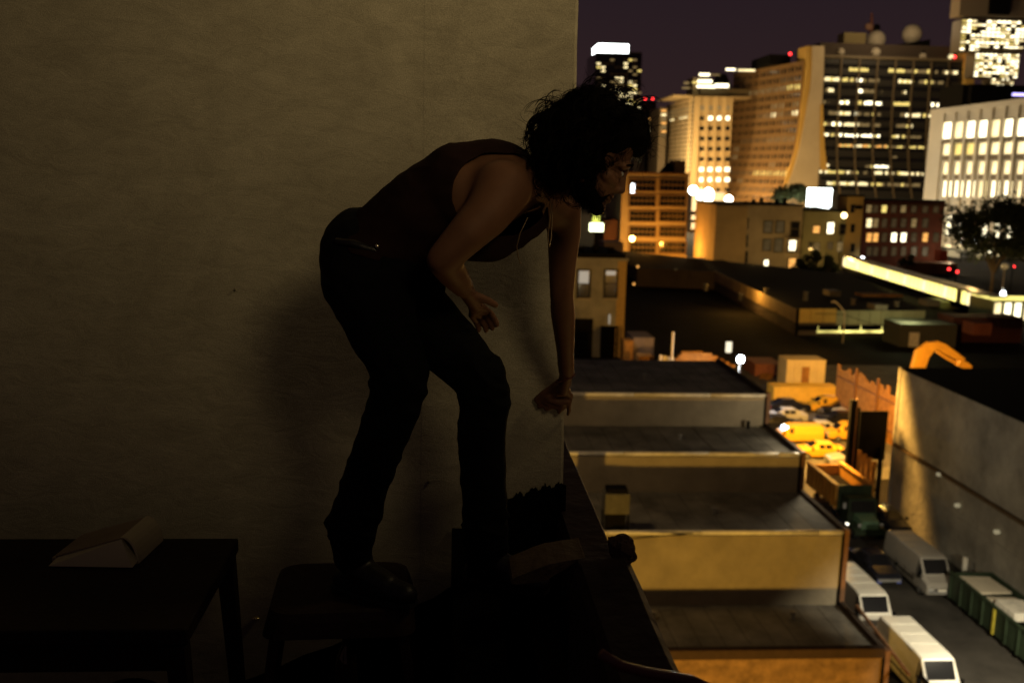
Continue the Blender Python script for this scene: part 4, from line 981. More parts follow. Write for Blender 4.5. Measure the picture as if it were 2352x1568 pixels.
for (xa,ya,xb,yb,k) in ((1612,166,1636,173,'glare'),(1638,168,1660,172,'dim'),(1608,181,1642,189,'glare'),(1596,185,1606,190,'yellow'),(1606,193,1650,201,'glare'),(1648,190,1680,200,'glare'),(1576,186,1588,192,'dim'),(1572,198,1590,203,'dim')): gw(xa,ya,xb,yb,k)
for (xa,ya,xb,yb,k) in ((1678,153,1700,159,'glare'),(1706,155,1746,161,'bright')):
    gw(xa,ya,xb,yb,k,9.9)
# receding left face
cg = at(1596,225,Yg); eg = at(1531,250,Yg+70)
lg = thing('office_block', 'golden striped side wing receding to the left of the golden block', 'building', (cg.x, Yg, 0))
v0 = Vector((0,0,0)); v1 = Vector((eg.x-cg.x, 70, 0))
hg = cg.z
lm = mat('pale_gold_facade', (.62,.50,.32), .85, scale=.05, bump=0, var=.1)
MB().loft([[v0,(-1.0,70,0),v1-Vector((0,-1,0)),v1],[(v0.x,v0.y,hg),(-1.0,70,hg),(v1.x,v1.y+1,hg),(v1.x,v1.y,hg)]]).build('wall', lm, lg)
for j in range(19):
    z_ = hg*.965 - j*hg*.036
    k = {1:'dim',2:'dim',3:'bright',13:'faint',15:'purple'}.get(j)
    nn = Vector((v1.y, -v1.x, 0)).normalized()*-.5
    for i in range(6):
        q = v1*((i+.1)/6); q2 = v1*((i+.9)/6)
        mm_ = E[k] if k and (i in (1,2,4) or j < 3) else mat('soft_band', (.25,.19,.11), .8, bump=0)
        MB().loft([[q-nn*-.1,q2-nn*-.1,q2+nn,q+nn],[(p_[0],p_[1],hg*.009) for p_ in (q-nn*-.1,q2-nn*-.1,q2+nn,q+nn)]]).build('window_band', mm_, lg, loc=(0,0,z_-hg*.008))

# ------------------------------------------------------------------ the big flared slab building
Yw = 560.0
prof_z = [0, .06, .13, .22, .33, .46, .62, .8, 1.0]
prof_o = [26, 20.5, 15.0, 10.0, 5.6, 2.6, .8, 0, 0]      # how far the facades lean out towards the ground
tl_ = at(1893,110,Yw); tr_ = at(2222,140,Yw); HWg = at(1893,110,Yw).z; HD = at(2050,138,Yw).z
wd = thing('flared_tower', 'large office slab with flared base, dark striped front and pale corner fin', 'building', (tl_.x, Yw, 0))
Wd = tr_.x - tl_.x
def po(z, H_):
    k = max(0, min(1, z/H_))
    for i in range(len(prof_z)-1):
        if k <= prof_z[i+1]: 
            s_ = (k-prof_z[i])/(prof_z[i+1]-prof_z[i]); return prof_o[i]+(prof_o[i+1]-prof_o[i])*s_
    return 0
# dark front core
rings = []
for k in prof_z:
    z = k*HD; o = po(z, HD); rings.append([(0,-o,z),(Wd,-o,z),(Wd,50,z),(0,50,z)])
MB().loft(rings).build('front_core', mat('tower_dark',(.03,.028,.025),.5,bump=0), wd)
# vertical bronze fins
def vstrip(xa, xb, outw, m_, name, H_, z0=0.0):
    rings = []
    for i in range(17):
        z = z0+(H_-z0)*i/16; o = po(z, H_); rings.append([(xa,-o-outw,z),(xb,-o-outw,z),(xb,-o+.2,z),(xa,-o+.2,z)])
    MB().loft(rings).build(name, m_, wd)
for i in range(1, 8): 
    x = Wd*i/8.0; vstrip(x-.45, x+.45, 1.0, M['mullion'], 'fin', HD)
MB().box(-.5, Wd+.5, -1.2, 50, HD+.01, HD+1.6).build('roof_edge', M['mullion'], wd)
MB().box(0, Wd, 6, 44, HD+1.7, HD+9).build('plant_storey', mat('dark_plant',(.07,.05,.035),.8,bump=0), wd)
rowsY = [162,186,211,238,263,288,314,338,362,384,398,424]
segs = {0:[(12,21,'yellow'),(30,42,'yellow'),(42,44,'amber'),(44,54,'dim'),(55,62,'bright')],
 1:[(0,8,'bright'),(8,16,'yellow'),(16,20,'glare'),(20,27,'dim'),(35,42,'bright'),(42,56,'dim')],
 2:[(2,6,'bright'),(17,19,'glare'),(19,28,'dim'),(37,39,'bright')],
 3:[(0,4,'dim'),(8,13,'glare'),(16,19,'yellow'),(20,28,'glare'),(33,41,'yellow'),(51,56,'glare'),(56,60,'yellow'),(60,64,'bright')],
 4:[(4,14,'bright'),(16,19,'glare'),(19,28,'dim'),(37,40,'glare'),(40,52,'bright')],
 5:[(2,10,'glare'),(10,18,'bright'),(18,28,'dim'),(33,40,'dim'),(40,43,'bright')],
 6:[(0,4,'bright'),(3,28,'glare'),(33,37,'bright'),(37,50,'dim')],
 7:[(8,16,'amber'),(16,20,'bright'),(20,32,'amber'),(33,36,'glare'),(36,50,'yellow')],
 8:[(34,36,'dim')],
 9:[(2,5,'bright'),(20,25,'dim'),(25,32,'glare')],
 10:[(0,14,'bright'),(14,22,'dim'),(24,36,'bright'),(36,48,'bright')],
 11:[(3,22,'bright'),(22,46,'dim')]}
NB = 66/1.0
for r_, yy in enumerate(rowsY):
    # height of that row allowing for the lean
    z = at(2050, yy, Yw).z
    for _ in range(3):
        z = at(2050, yy, Yw-po(z, HD)).z
    hh = 1.05
    for (a, c, k) in segs[r_]:
        i = a
        while i < c:
            if R2.random() < (.25 if k == 'dim' else .05): i += 1.25; continue
            kk = k if R2.random() < .68 else 'dim' if R2.random() < .6 else 'yellow'
            o = po(z, HD)
            piece('window', E[kk], wd, Wd*i/NB+.12, Wd*min(c,i+1.25)/NB-.12, -o-.35, -o+.3, z-hh, z+hh*R2.uniform(.5,1)); i += 1.25
for r_ in range(13):     # unlit glass bands between
    z = HD*.955 - r_*HD*.062
    for i in range(8):
        o = po(z, HD); piece('dark_window', M['glassdark'], wd, Wd*i/8+.7, Wd*(i+1)/8-.7, -o-.25, -o+.3, z-1.1, z+1.1)
# pale corner fin, broad at the foot; golden strips put orange light into its colour
fx = lambda px: at(px, 110, Yw-4).x - tl_.x
palefin = mat('pale_fin', (.46,.38,.26), .85, scale=.05, bump=0, var=.12); goldfin = mat('gold_fin', (.50,.32,.08), .8, scale=.05, bump=0, var=.12)
rows_fin = [(106,1865,1893),(150,1865,1892),(200,1861,1890),(240,1854,1888),(288,1846,1888),(340,1836,1890),(400,1818,1896),(450,1800,1903),(478,1795,1904)]
def fin(cols, m_, name, dy0, dy1):
    rings = []
    for (py, a, c) in cols:
        pa = at(a, py, Yw-5-0.0); pc = at(c, py, Yw-5)
        rings.append([(pa.x-tl_.x, dy0, pa.z),(pc.x-tl_.x, dy0, pc.z),(pc.x-tl_.x, dy1, pc.z),(pa.x-tl_.x, dy1, pa.z)])
    MB().loft(rings[::-1]).build(name, m_, wd)
fin(rows_fin, palefin, 'corner_fin', -5.5-.0, 8)
fin([(106,1853,1866),(150,1853,1866),(200,1848,1862),(240,1843,1855),(288,1838,1847),(340,1830,1838),(400,1810,1820),(450,1793,1802)], goldfin, 'corner_fin', -4.6, 9)
fin([(240,1884,1889),(288,1882,1890),(340,1882,1893),(400,1884,1900),(450,1886,1908)], goldfin, 'corner_fin', -6.2, -5.6)
fin([(112,2222,2240),(200,2220,2240),(260,2214,2234),(330,2212,2230)], goldfin, 'end_fin', -4, 30)
# left face receding, brown grid
lf = thing('flared_wing', 'brown gridded wing of the flared slab receding to the left of the pale fin', 'building', (at(1846,140,Yw-2).x, Yw-2, 0))
HL = at(1846,140,Yw-2).z
w1_ = at(1688,188,Yw+75); 
V1 = Vector((w1_.x-lf.location.x, 77, 0))
nl = Vector((V1.y,-V1.x,0)).normalized(); nl = nl if nl.y < 0 else -nl
brn = mat('brown_tower_grid', (.26,.16,.07), .85, scale=.05, bump=0, var=.12)
def lpt(s_, z, off=0): return V1*s_ + nl*(po(z, HL)*.75+off) + Vector((0,0,z))
rings = []
for k in prof_z:
    z = k*HL; a = lpt(0,z); c = lpt(1,z); rings.append([a, c, V1+Vector((0,0,z))+Vector((8,20,0)), Vector((2,20,z))])
MB().loft(rings).build('wall', brn, lf)
nF = 20
for i in range(nF+1):
    rings = []
    for k in range(13):
        z = HL*k/12; s_ = i/nF; q = lpt(s_, z, .9); q2 = lpt(s_, z, -.2); dv = V1.normalized()*.35
        rings.append([q-dv, q+dv, q2+dv, q2-dv])
    MB().loft(rings).build('fin', brn, lf)
for r_ in range(17):
    z = HL*.955 - r_*HL*.054
    for i in range(10):
        k = None
        if r_ == 2 and 0 <= i < 9: k = 'dim' if i > 1 else 'yellow'
        elif r_ == 1 and i in (1,2): k = 'faint'
        elif r_ == 4 and i in (0,3): k = 'dim'
        elif r_ == 5 and i < 6: k = R2.choice(('dim','bright','faint'))
        elif r_ == 8 and i < 8: k = 'dim' if i < 4 else 'faint'
        elif r_ == 12: k = 'yellow' if i < 5 else 'faint'
        elif r_ == 14 and i < 6: k = 'faint'
        elif R2.random() < .05: k = 'dim'
        mm_ = E[k] if k else M['glassdark']
        a = lpt((i+.12)/10, z-1.3, .35); c = lpt((i+.88)/10, z-1.3, .35); a2 = lpt((i+.12)/10, z+1.3, .35); c2 = lpt((i+.88)/10, z+1.3, .35)
        MB().loft([[a, c, c-nl*.6, a-nl*.6],[a2, c2, c2-nl*.6, a2-nl*.6]]).build('window', mm_, lf)
MB().box(V1.x*.7, 0, 25, 60, HL+.5, HL+6).build('roof_house', M['blackish'], lf)
for k,(px,py) in enumerate(((1783,129),(1815,124),(1841,127))):
    q = at(px,py,650); tag(MB().ball((0,0,0),.9).build('red_beacon', E['red'], loc=q), ('leftmost','middle','rightmost')[k]+' of three red beacons over the brown wing', 'beacon')
    tag(MB().tube([(q.x,q.y+.5,HL*.9),(q.x,q.y+.5,q.z-1.0)], .6, 6).build('mast', M['blackish']), 'dark mast under the '+('leftmost','middle','rightmost')[k]+' red beacon', 'mast')
# rooftop kit of the slab
def rooft(name, label, cat, px, py, r_, kind, Y=Yw+20):
    q = at(px, py, Y); s_ = at(px+r_, py, Y).x - q.x
    t = thing(name, label, cat, (q.x, Y, HD+9))
    z = q.z-(HD+9)
    dm = mat('radome_white', (.55,.48,.36), .8, bump=0, scale=.2)
    if kind == 'ball':
        MB().ball((0,0,z), s_, 24, 14).build('radome', dm, t, smooth=True)
        MB().tube([(0,0,-3),(0,0,z-s_*.8)], s_*.45, 10).build('stand', M['blackish'], t)
    else:
        MB().box(-s_, s_, -s_*.8, s_*.8, z-s_*.5, z+s_*.5).build('casing', mat('olive_box',(.28,.22,.10),.8,bump=0), t, bevel=.3)
        for sx in (-.8,.8): MB().tube([(s_*sx,0,-3),(s_*sx,0,z-s_*.5)], .5, 6).build('leg', M['blackish'], t)
rooft('radome', 'large white radome left of centre on the slab roof', 'radome', 2012, 92, 20.5, 'ball')
rooft('radome', 'large white radome raised on the dark deck at the right of the slab roof', 'radome', 2095, 79, 21.5, 'ball')
rooft('radome', 'small white dish below the left large radome', 'radome', 2011, 121, 11, 'ball', Yw+6)
rooft('radome', 'small dish at the left end of the slab roof', 'radome', 1931, 120, 9, 'ball', Yw+6)
rooft('radome', 'small white dish at the right of the slab roof', 'radome', 2120, 131, 9, 'ball', Yw+6)
rooft('tank', 'olive box tank on the slab roof left of the radomes', 'tank', 1956, 91, 25, 'box')
a = at(2040,112,Yw+22); c = at(2118,100,Yw+22)
tag(MB().loft([[(a.x,Yw+12,a.z-2),(a.x,Yw+30,a.z-2),(a.x,Yw+30,a.z+1),(a.x,Yw+12,a.z+1)],[(c.x,Yw+12,a.z-2),(c.x,Yw+30,a.z-2),(c.x,Yw+30,c.z+1),(c.x,Yw+12,c.z+1)]]).build('roof_deck', M['blackish']), 'dark sloping deck under the right large radome', 'deck')
a = at(1999,100,Yw+30); c = at(1997,30,Yw+30); ms = thing('antenna_mast', 'thin reddish antenna mast above the slab roof', 'mast', (a.x, Yw+30, HD+9))
MB().tube([(0,0,-6),(0,0,(c.z-HD-9)*.6),(-.5,0,c.z-HD-9)], [1.6,1.1,.5], 6).build('mast', mat('rusty_red',(.22,.08,.05),.8,bump=0), ms)
zz = at(1998,62,Yw+30).z-HD-9; MB().ball((-1.5,0,zz),(2.6,2,2.2)).build('dish', mat('rusty_pale',(.42,.24,.16),.8,bump=0), ms); MB().ball((3,0,zz-.3),(2.2,2,2)).build('dish', M['blackish'], ms)
q = at(2193,131,Yw-2); tag(MB().ball((0,0,0),.8).build('red_beacon', E['red'], loc=q), 'red beacon at the right end of the slab roof', 'beacon')
q = at(2184,130,Yw-2); tag(MB().ball((0,0,0),1.3).build('roof_lamp', E['bright'], loc=q), 'small warm lamp beside the right end beacon', 'lamp')

lamp('roof_kit_fill', (at(2050,70,Yw-20).x, Yw-30, HD+14), 30000, (1,.74,.42), 2)  # unseen light added to brighten the radomes
# billboard in front of the fin
bbx = at(1855,432,400); bby = at(1911,432,400)
bl = thing('billboard', 'blazing white billboard in front of the pale fin', 'billboard', ((bbx.x+bby.x)/2, 400, 0))
hw_ = (bby.x-bbx.x)/2; z1 = bbx.z; z0_ = at(1880,474,400).z
MB().box(-hw_*.98, hw_, -.3, .3, z0_, z1).build('screen', E['screen'], bl); MB().box(.1*hw_, hw_*.85, -.35, .2, at(1880,489,400).z, z0_-.3).build('screen', E['screen'], bl)
MB().box(-hw_, hw_*1.02, .31, 1.2, z0_-.4, z1+.3).build('frame', M['blackish'], bl)
for sx in (-.6,.6): MB().tube([(hw_*sx,1.3,0),(hw_*sx,1.3,z0_)], .5, 8).build('post', M['blackish'], bl)
lamp('billboard_light', (bl.location.x-6, 396, z0_-1), 12000, (.95,1,.9), 2)
bq = at(1820,452,410); MB2 = MB()
nt_ = tree('plane_tree', 'golden lit street tree left of the blazing billboard', (bq.x, 410, 0), (bq.x, 410, at(1820,452,410).z), (10, 8, 6), 1500, .8, 41, 10)

# far lit tower at the top right
ft = thing('lit_tower', 'towering building site full of glaring floors at the top right corner', 'tower', (at(2285,100,480).x, 480, 0))
fX = ft.location.x
def fl_(px, py): q = at(px, py, 480); return q.x-fX, q.z
sec = [(2212,2420,0,44,'grey'),(2210,2349,44,122,'up'),(2241,2336,122,180,'mid'),(2277,2326,180,214,'low')]
for (xa,xb,ya,yb,kk) in sec:
    a, z1 = fl_(xa,ya if ya else -60); c, z0_ = fl_(xb,yb)
    if kk == 'grey':
        MB().box(a, c, 0, 9, z0_+.1, z1).build('top_storeys', mat('grey_scaffold',(.30,.24,.17),.9,bump=0), ft)
        MB().box(a+14, a+24, -2, -.05, z0_+1, z1).build('hoist', M['blackish'], ft)
    else:
        MB().box(a, c, 0, 9, z0_-.05, z1-.05).build('storeys', M['mullion'], ft)
        nr = {'up':9,'mid':8,'low':5}[kk]
        for j in range(nr):
            zz = z1+(z0_-z1)*(j+.5)/nr; hh = abs(z1-z0_)/nr*.30
            nseg = {'up':13,'mid':10,'low':5}[kk]
            for i in range(nseg):
                k = R2.random()
                if kk == 'up' and j == 8 and i > 3: continue
                mm_ = E['glare'] if k < .42 else E['bright'] if k < .70 else E['yellow'] if k < .84 else M['glassdark']
                if kk == 'low': mm_ = E['bright'] if k < .45 else E['dim']
                piece('window', mm_, ft, a+(c-a)*i/nseg+.2, a+(c-a)*(i+1)/nseg-.2, -.5, .0, zz-hh*R2.uniform(.5,1.1), zz+hh*R2.uniform(.3,1))
                if k < .6 and j % 2 == 0: piece('work_light', E['glare'], ft, a+(c-a)*(i+.3)/nseg, a+(c-a)*(i+.6)/nseg, -.9,-.55, zz-hh*.3, zz+hh*1.2)
MB().box(fl_(2284,0)[0], fl_(2320,0)[0], 1, 8, 0, fl_(0,200)[1]).build('core', M['blackish'], ft)
piece('hoist_lamp', E['yellow'], ft, fl_(2325,0)[0], fl_(2335,0)[0], -1,-.5, fl_(0,19)[1], fl_(0,16)[1])

# dark block with violet lights behind the white offices
vb = Front('dark_block', 'dark block with violet light strips above the white office building', 'building', 2232, 2420, 196, 460, 30, M['blackish'])
for i in range(5): 
    a, z1 = vb.loc(2283+i*28, 243-i*3.2); piece('light_strip', E['purple'], vb.t, a, a+4.6, -.5, -.01, z1-.7, z1+.7)
a, z1 = vb.loc(2325, 217); piece('light_strip', E['purple'], vb.t, a, a+11, -.5,-.01, z1-.6, z1+.6)
MB().box(vb.loc(2240,0)[0], vb.loc(2300,0)[0], 3, 20, vb.h+.01, vb.loc(0,186)[1]).build('roof_house', M['blackish'], vb.t)

# white office building: its long face runs nearly along the line of sight
Yo = 395
oA = at(2143, 256, 395); oB = at(2352, 230, 331)
oo_t = thing('white_office', 'white stone office building with glaring tall windows at the right edge', 'building', (oA.x, oA.y, 0))
dO = Vector((oB.x-oA.x, oB.y-oA.y, 0)); LO = dO.length; uO = dO.normalized(); oo_t.rotation_euler = (0, 0, math.atan2(uO.y, uO.x)); nO = Vector((uO.y, -uO.x, 0))
HO = (oA.z+oB.z)/2
def ol_(px, py):      # pixel -> (along, up) on that face
    r_ = ray(px, py); k = (Vector((oA.x, oA.y, 0))-Vector((CAM.x, CAM.y, 0))).dot(nO) / Vector((r_.x, r_.y, 0)).dot(nO)
    q = CAM + r_*k; return Vector((q.x-oA.x, q.y-oA.y, 0)).dot(uO), q.z
LO2 = LO*1.35
MB().box(0, LO2, 0, 30, 0, HO).build('wall', M['whitestone'], oo_t)
MB().box(-.3, LO2, -.9, -.01, HO-1.4, HO+.6).build('parapet', M['whitestone'], oo_t)
MB().box(.0, ol_(2163,300)[0], -.8, -.01, 0, HO-1.41).build('corner_pier', M['whitestone'], oo_t)
rows_o = [(282,318,'glare'),(328,356,'bright'),(372,400,'bright'),(415,452,'glare'),(494,540,'glare'),(560,590,'bright')]
for c_ in range(9):
    cx = 2176+c_*26.4+c_*c_*.35
    a0, _ = ol_(cx-13, 300); a1, _ = ol_(cx-7, 300)
    piece('pier', M['whitestone'], oo_t, a0, a1, -.8, -.01, 0, HO-1.41)
    for r_, (y0, y1, k) in enumerate(rows_o):
        up = (410-y0)/150*c_*1.7; up1 = (410-y1)/150*c_*1.7
        kk = k if R2.random() < .7 else 'bright'
        if (r_, c_) in ((1,1),(1,2)): kk = 'yellow'
        xa, z1 = ol_(cx-6, y0-up); xb, z0_ = ol_(cx+9, y1-up1); _, z1b = ol_(cx+9, y0-up-1); 
        wn = MB().box(xa-.2, xa, -.4, .02, z0_-.2, z1+.2).box(xb, xb+.2, -.4, .02, z0_-.2, z1+.2).box(xa, xb, -.4, .02, z1, z1+.2).box(xa, xb, -.4, .02, z0_-.2, z0_).build('window', M['whitestone'], oo_t)
        piece('pane', E[kk], wn, xa, xb, -.1, -.01, z0_, z1)
        if r_ < 3: piece('spandrel', M['mullion'], oo_t, xa-.1, xb+.1, -.35, -.01, z0_-2.0, z0_-.4)
lamp('white_office_light', (135, 372, 6), 60000, (1,.76,.44), 2)
lamp('white_office_light_right', (138, 335, 8), 32000, (1,.76,.44), 2)
# warm lights of the avenue below the big slab, some added higher in the air
lamp('avenue_light', (at(1840,470,500).x, 492, 8), 110000, (1,.62,.22), 2)
lamp('avenue_light_left', (at(1740,470,520).x, 560, 14), 75000, (1,.60,.22), 2)
lamp('high_wing_light', (at(1780,100,520).x, 440, 115), 40000, (1,.66,.28), 3)  # point light high in front of the left wing; no sign stands there
lamp('avenue_light_golden', (at(1620,400,520).x, 540, 40), 30000, (1,.66,.26), 2)
lamp('golden_wing_fill', (at(1520,380,560).x, 585, 30), 150000, (1,.68,.30), 2)  # unseen light added to brighten the striped side wing
# lights behind the tree
for k, (px, py, kk, r_, lb) in enumerate(((2235,516,'amber',.9,'upper of two amber lights shining through the big tree'),(2226,540,'amber',1.0,'lower of two amber lights shining through the big tree'),
    (2213,553,'pointw',.6,'smaller white light left of the pair at the tree edge'),(2239,556,'pointw',1.0,'larger white light in the left part of the big tree'),(2322,565,'pointw',.8,'white light right of the tree trunk'),
    (2307,502,'dim',1.3,'pale tall lit window glimpsed high through the big tree'),(2270,579,'glare',.9,'long white glow low behind the big tree'),(2288,583,'bright',1.0,'second white glow low behind the big tree'),(2339,572,'bright',1.0,'rightmost white glow behind the big tree'),(2250,588,'bright',.7,'faint white glow at the lower left of the big tree'),(2346,512,'red',.6,'red dot at the far right in the big tree'),(2289,607,'pointw',.6,'white light low beside the lamp post globe'))):
    q = at(px, py, 300+k); tag(MB().ball((0,0,0), (r_*(1.9 if 'long' in lb else 1), r_, r_)).build('street_light', E[kk], smooth=True, loc=q), lb, 'street light', 'street lights glinting through the tree')
crate('parking_deck', 'pale lit low deck seen through the big tree', 'building', 2205, 2420, 578, 605, 320, 10, mat('pale_deck',(.42,.42,.36),.8,bump=0), 12, 0)

# ------------------------------------------------------------------ clutter on the low roofs and in the yard
hz = mat('tin_grey', (.16,.14,.11), .7, scale=.6, bump=0)
for k, (x0,x1,yt,yb,Y,dp,m_,lb) in enumerate(((1490,1530,632,646,224,5,hz,'small grey shed on the leftmost black roof'),(1560,1584,628,644,224,4,M['redbrick'],'small red brick hut on the black roofs, left'),
    (1655,1672,600,628,246,4,M['blackish'],'dark upright hut at the foot of the cream house'),(1905,1932,668,680,200,6,hz,'low tin box on the warehouse roof, middle'),(1980,2075,676,682,208,3,M['wood'],'long amber lit wooden rack above the warehouse fascia'),
    (2010,2040,700,712,180,4,hz,'grey vent box near the warehouse fascia'),(2238,2280,742,770,158,4,M['redbrick'],'small dim red hut beside the dark red container'),
    (2130,2160,690,704,200,4,hz,'small tin hut left of the pale green hut'))):
    crate('roof_hut', lb, 'hut', x0, x1, yt, yb, (gz((x0+x1)/2, yb, 4.45).y if 156 < Y < 212 else Y), min(dp, 3) if 156 < Y < 212 else dp, m_, 3, 4.45 if 156 < Y < 212 else 0)
for k, (px, py, z_) in enumerate(((1700,690,4.4),(1760,672,4.4),(1850,690,4.4),(1960,700,4.4),(1620,668,4.4),(2060,704,4.4))):
    q = gz(px, py, z_); h_ = (1.1,.7,1.4,.9,1.2,.8)[k]
    o = MB().tube([(0,0,0),(0,0,h_)], .35, 10).tube([(0,0,h_+.01),(0,0,h_+.12)], .55, 10).build('roof_vent', hz, loc=(q.x, q.y, z_))
    tag(o, 'round tin vent on the long warehouse roof, '+('upper left slope','near the middle lamp','behind the fascia corner','right of the fascia corner','leftmost of all','rightmost of all')[k], 'vent', 'vents on the warehouse roof')
# wires from the street lamp to the warehouse
for k, (a, c) in enumerate((((1938,722,148),(1462,660,222)),((1938,722,148),(2200,740,150)))):
    A_ = at(*a); B_ = at(*c); pts = [A_.lerp(B_, i/12)-Vector((0,0,1.6*math.sin(math.pi*i/12))) for i in range(13)]
    tag(MB().tube(pts, .045, 5).build('overhead_wire', M['blackish']), ('slack wire running left from the curved street lamp','slack wire running right from the curved street lamp')[k], 'wire')
# more cars and yard clutter
taxi('black saloon tucked behind the silver car by the roof edge', 1790, 985, CAR, 4.5, M['blackpaint'], True, grp2, ct='car')
taxi('pale car seen end on behind the right minivan taxi', 1962, 958, CAR, 4.5, M['whitepaint'], False, grp2, ct='car')
taxi('dark saloon below the yellow container at the right', 1930, 950, CAR, 4.5, M['blackpaint'], False, grp2, ct='car')
vehicle('parked_car', 'dark hatchback by the warehouse wall behind the beige van', 'car', (32.3, 69.5, .02), DN, M['blackpaint'], CAR, (.85,3.65), 1.6, side=((3,.05,.48),(3,.54,.95)))
vehicle('parked_van', 'dark grey van between the black car and the terraced building', 'van', (25.0, 66.5, .02), DN, mat('charcoal_paint',(.06,.06,.065),.3,bump=0,spec=.5), VAN, (.95,4.35), 1.7, 'vans parked in the alley', side=((2,.72,.98),(3,.1,.7)))
for k, (px, py, n_, lb) in enumerate(((1785,905,5,'stack of pallets at the left foot of the yellow container'),(1935,905,3,'short stack of pallets at the fence behind the container'),(1760,870,4,'stack of pallets under the floodlight'))):
    q = gz(px, py, 0); t = thing('pallet_stack', lb, 'pallets', (q.x, q.y, .03), .3*k, 'pallets in the yard')
    for i in range(n_):
        for j in range(5): piece('slat', M['wood'], t, -.6+j*.25, -.42+j*.25, -.5, .5, i*.16+.10, i*.16+.14)
        for j in (-.5, 0, .5): piece('bearer', M['wood'], t, -.6, .58, j-.04, j+.04, i*.16, i*.16+.098)
# vents, pipes and patches on the terrace roofs
for k, (px, py, z_, lb) in enumerate(((1500,1420,2.5,'round tin vent on the lowest terrace roof, left'),(1820,1420,2.5,'round tin vent on the lowest terrace roof, right'),(1640,1180,6.45,'short vent in the middle of the third terrace roof'),(1560,1010,8.7,'short vent on the second terrace roof'),(1480,870,10.7,'short vent on the top terrace roof'))):
    q = gz(px, py, z_)
    tag(MB().tube([(0,0,0),(0,0,.28)], .10, 10).tube([(0,0,.29),(0,0,.36)], .17, 10).build('roof_vent', M['greymetal'], loc=(q.x, q.y, z_+.02)), lb, 'vent', 'vents on the terrace roofs')

# ================================================================== THE MAN
# joints measured in the view, each at its own distance Y
def P(px, py, Y): return at(px, py, Y)
import numpy as np
def wrinkle(me, amp, fn, seed=0.0):
    me.update(); nv_ = [v_.normal.copy() for v_ in me.vertices]
    for v_, n_ in zip(me.vertices, nv_):
        c = v_.co; k = fn(c)
        a = pnoise(Vector((c.x*9+seed, c.y*7, c.z*26))) ; b_ = pnoise(Vector((c.x*22, c.y*14+seed, c.z*20)))
        r_ = 1-abs(pnoise(Vector((c.x*7+seed, c.y*6, c.z*13+c.x*6))))*3.2
        v_.co = c + n_*amp*k*(a*.7 + b_*.45 + max(0, r_)*.8 - .3)
    me.update()
def relax(me, iters, keep=None):
    n_ = len(me.vertices); co = np.empty(n_*3); me.vertices.foreach_get('co', co); co = co.reshape(-1,3)
    ed = np.empty(len(me.edges)*2, dtype=np.int64); me.edges.foreach_get('vertices', ed); ed = ed.reshape(-1,2)
    a, b_ = np.concatenate([ed[:,0],ed[:,1]]), np.concatenate([ed[:,1],ed[:,0]]); cnt = np.bincount(a, minlength=n_).clip(1)
    w_ = np.ones(n_)
    for (c, r_) in (keep or []):
        d = np.linalg.norm(co-np.array(c), axis=1); w_ = np.minimum(w_, np.clip((d-r_)/.05, .0, 1))
    w_ = (w_*.6)[:,None]
    for k in range(iters):
        avg = np.stack([np.bincount(a, weights=co[b_,i], minlength=n_) for i in range(3)], 1)/cnt[:,None]
        co = co + (avg-co)*w_*(1 if k % 2 == 0 else -.0 + .55)
    me.vertices.foreach_set('co', co.reshape(-1)); me.update()
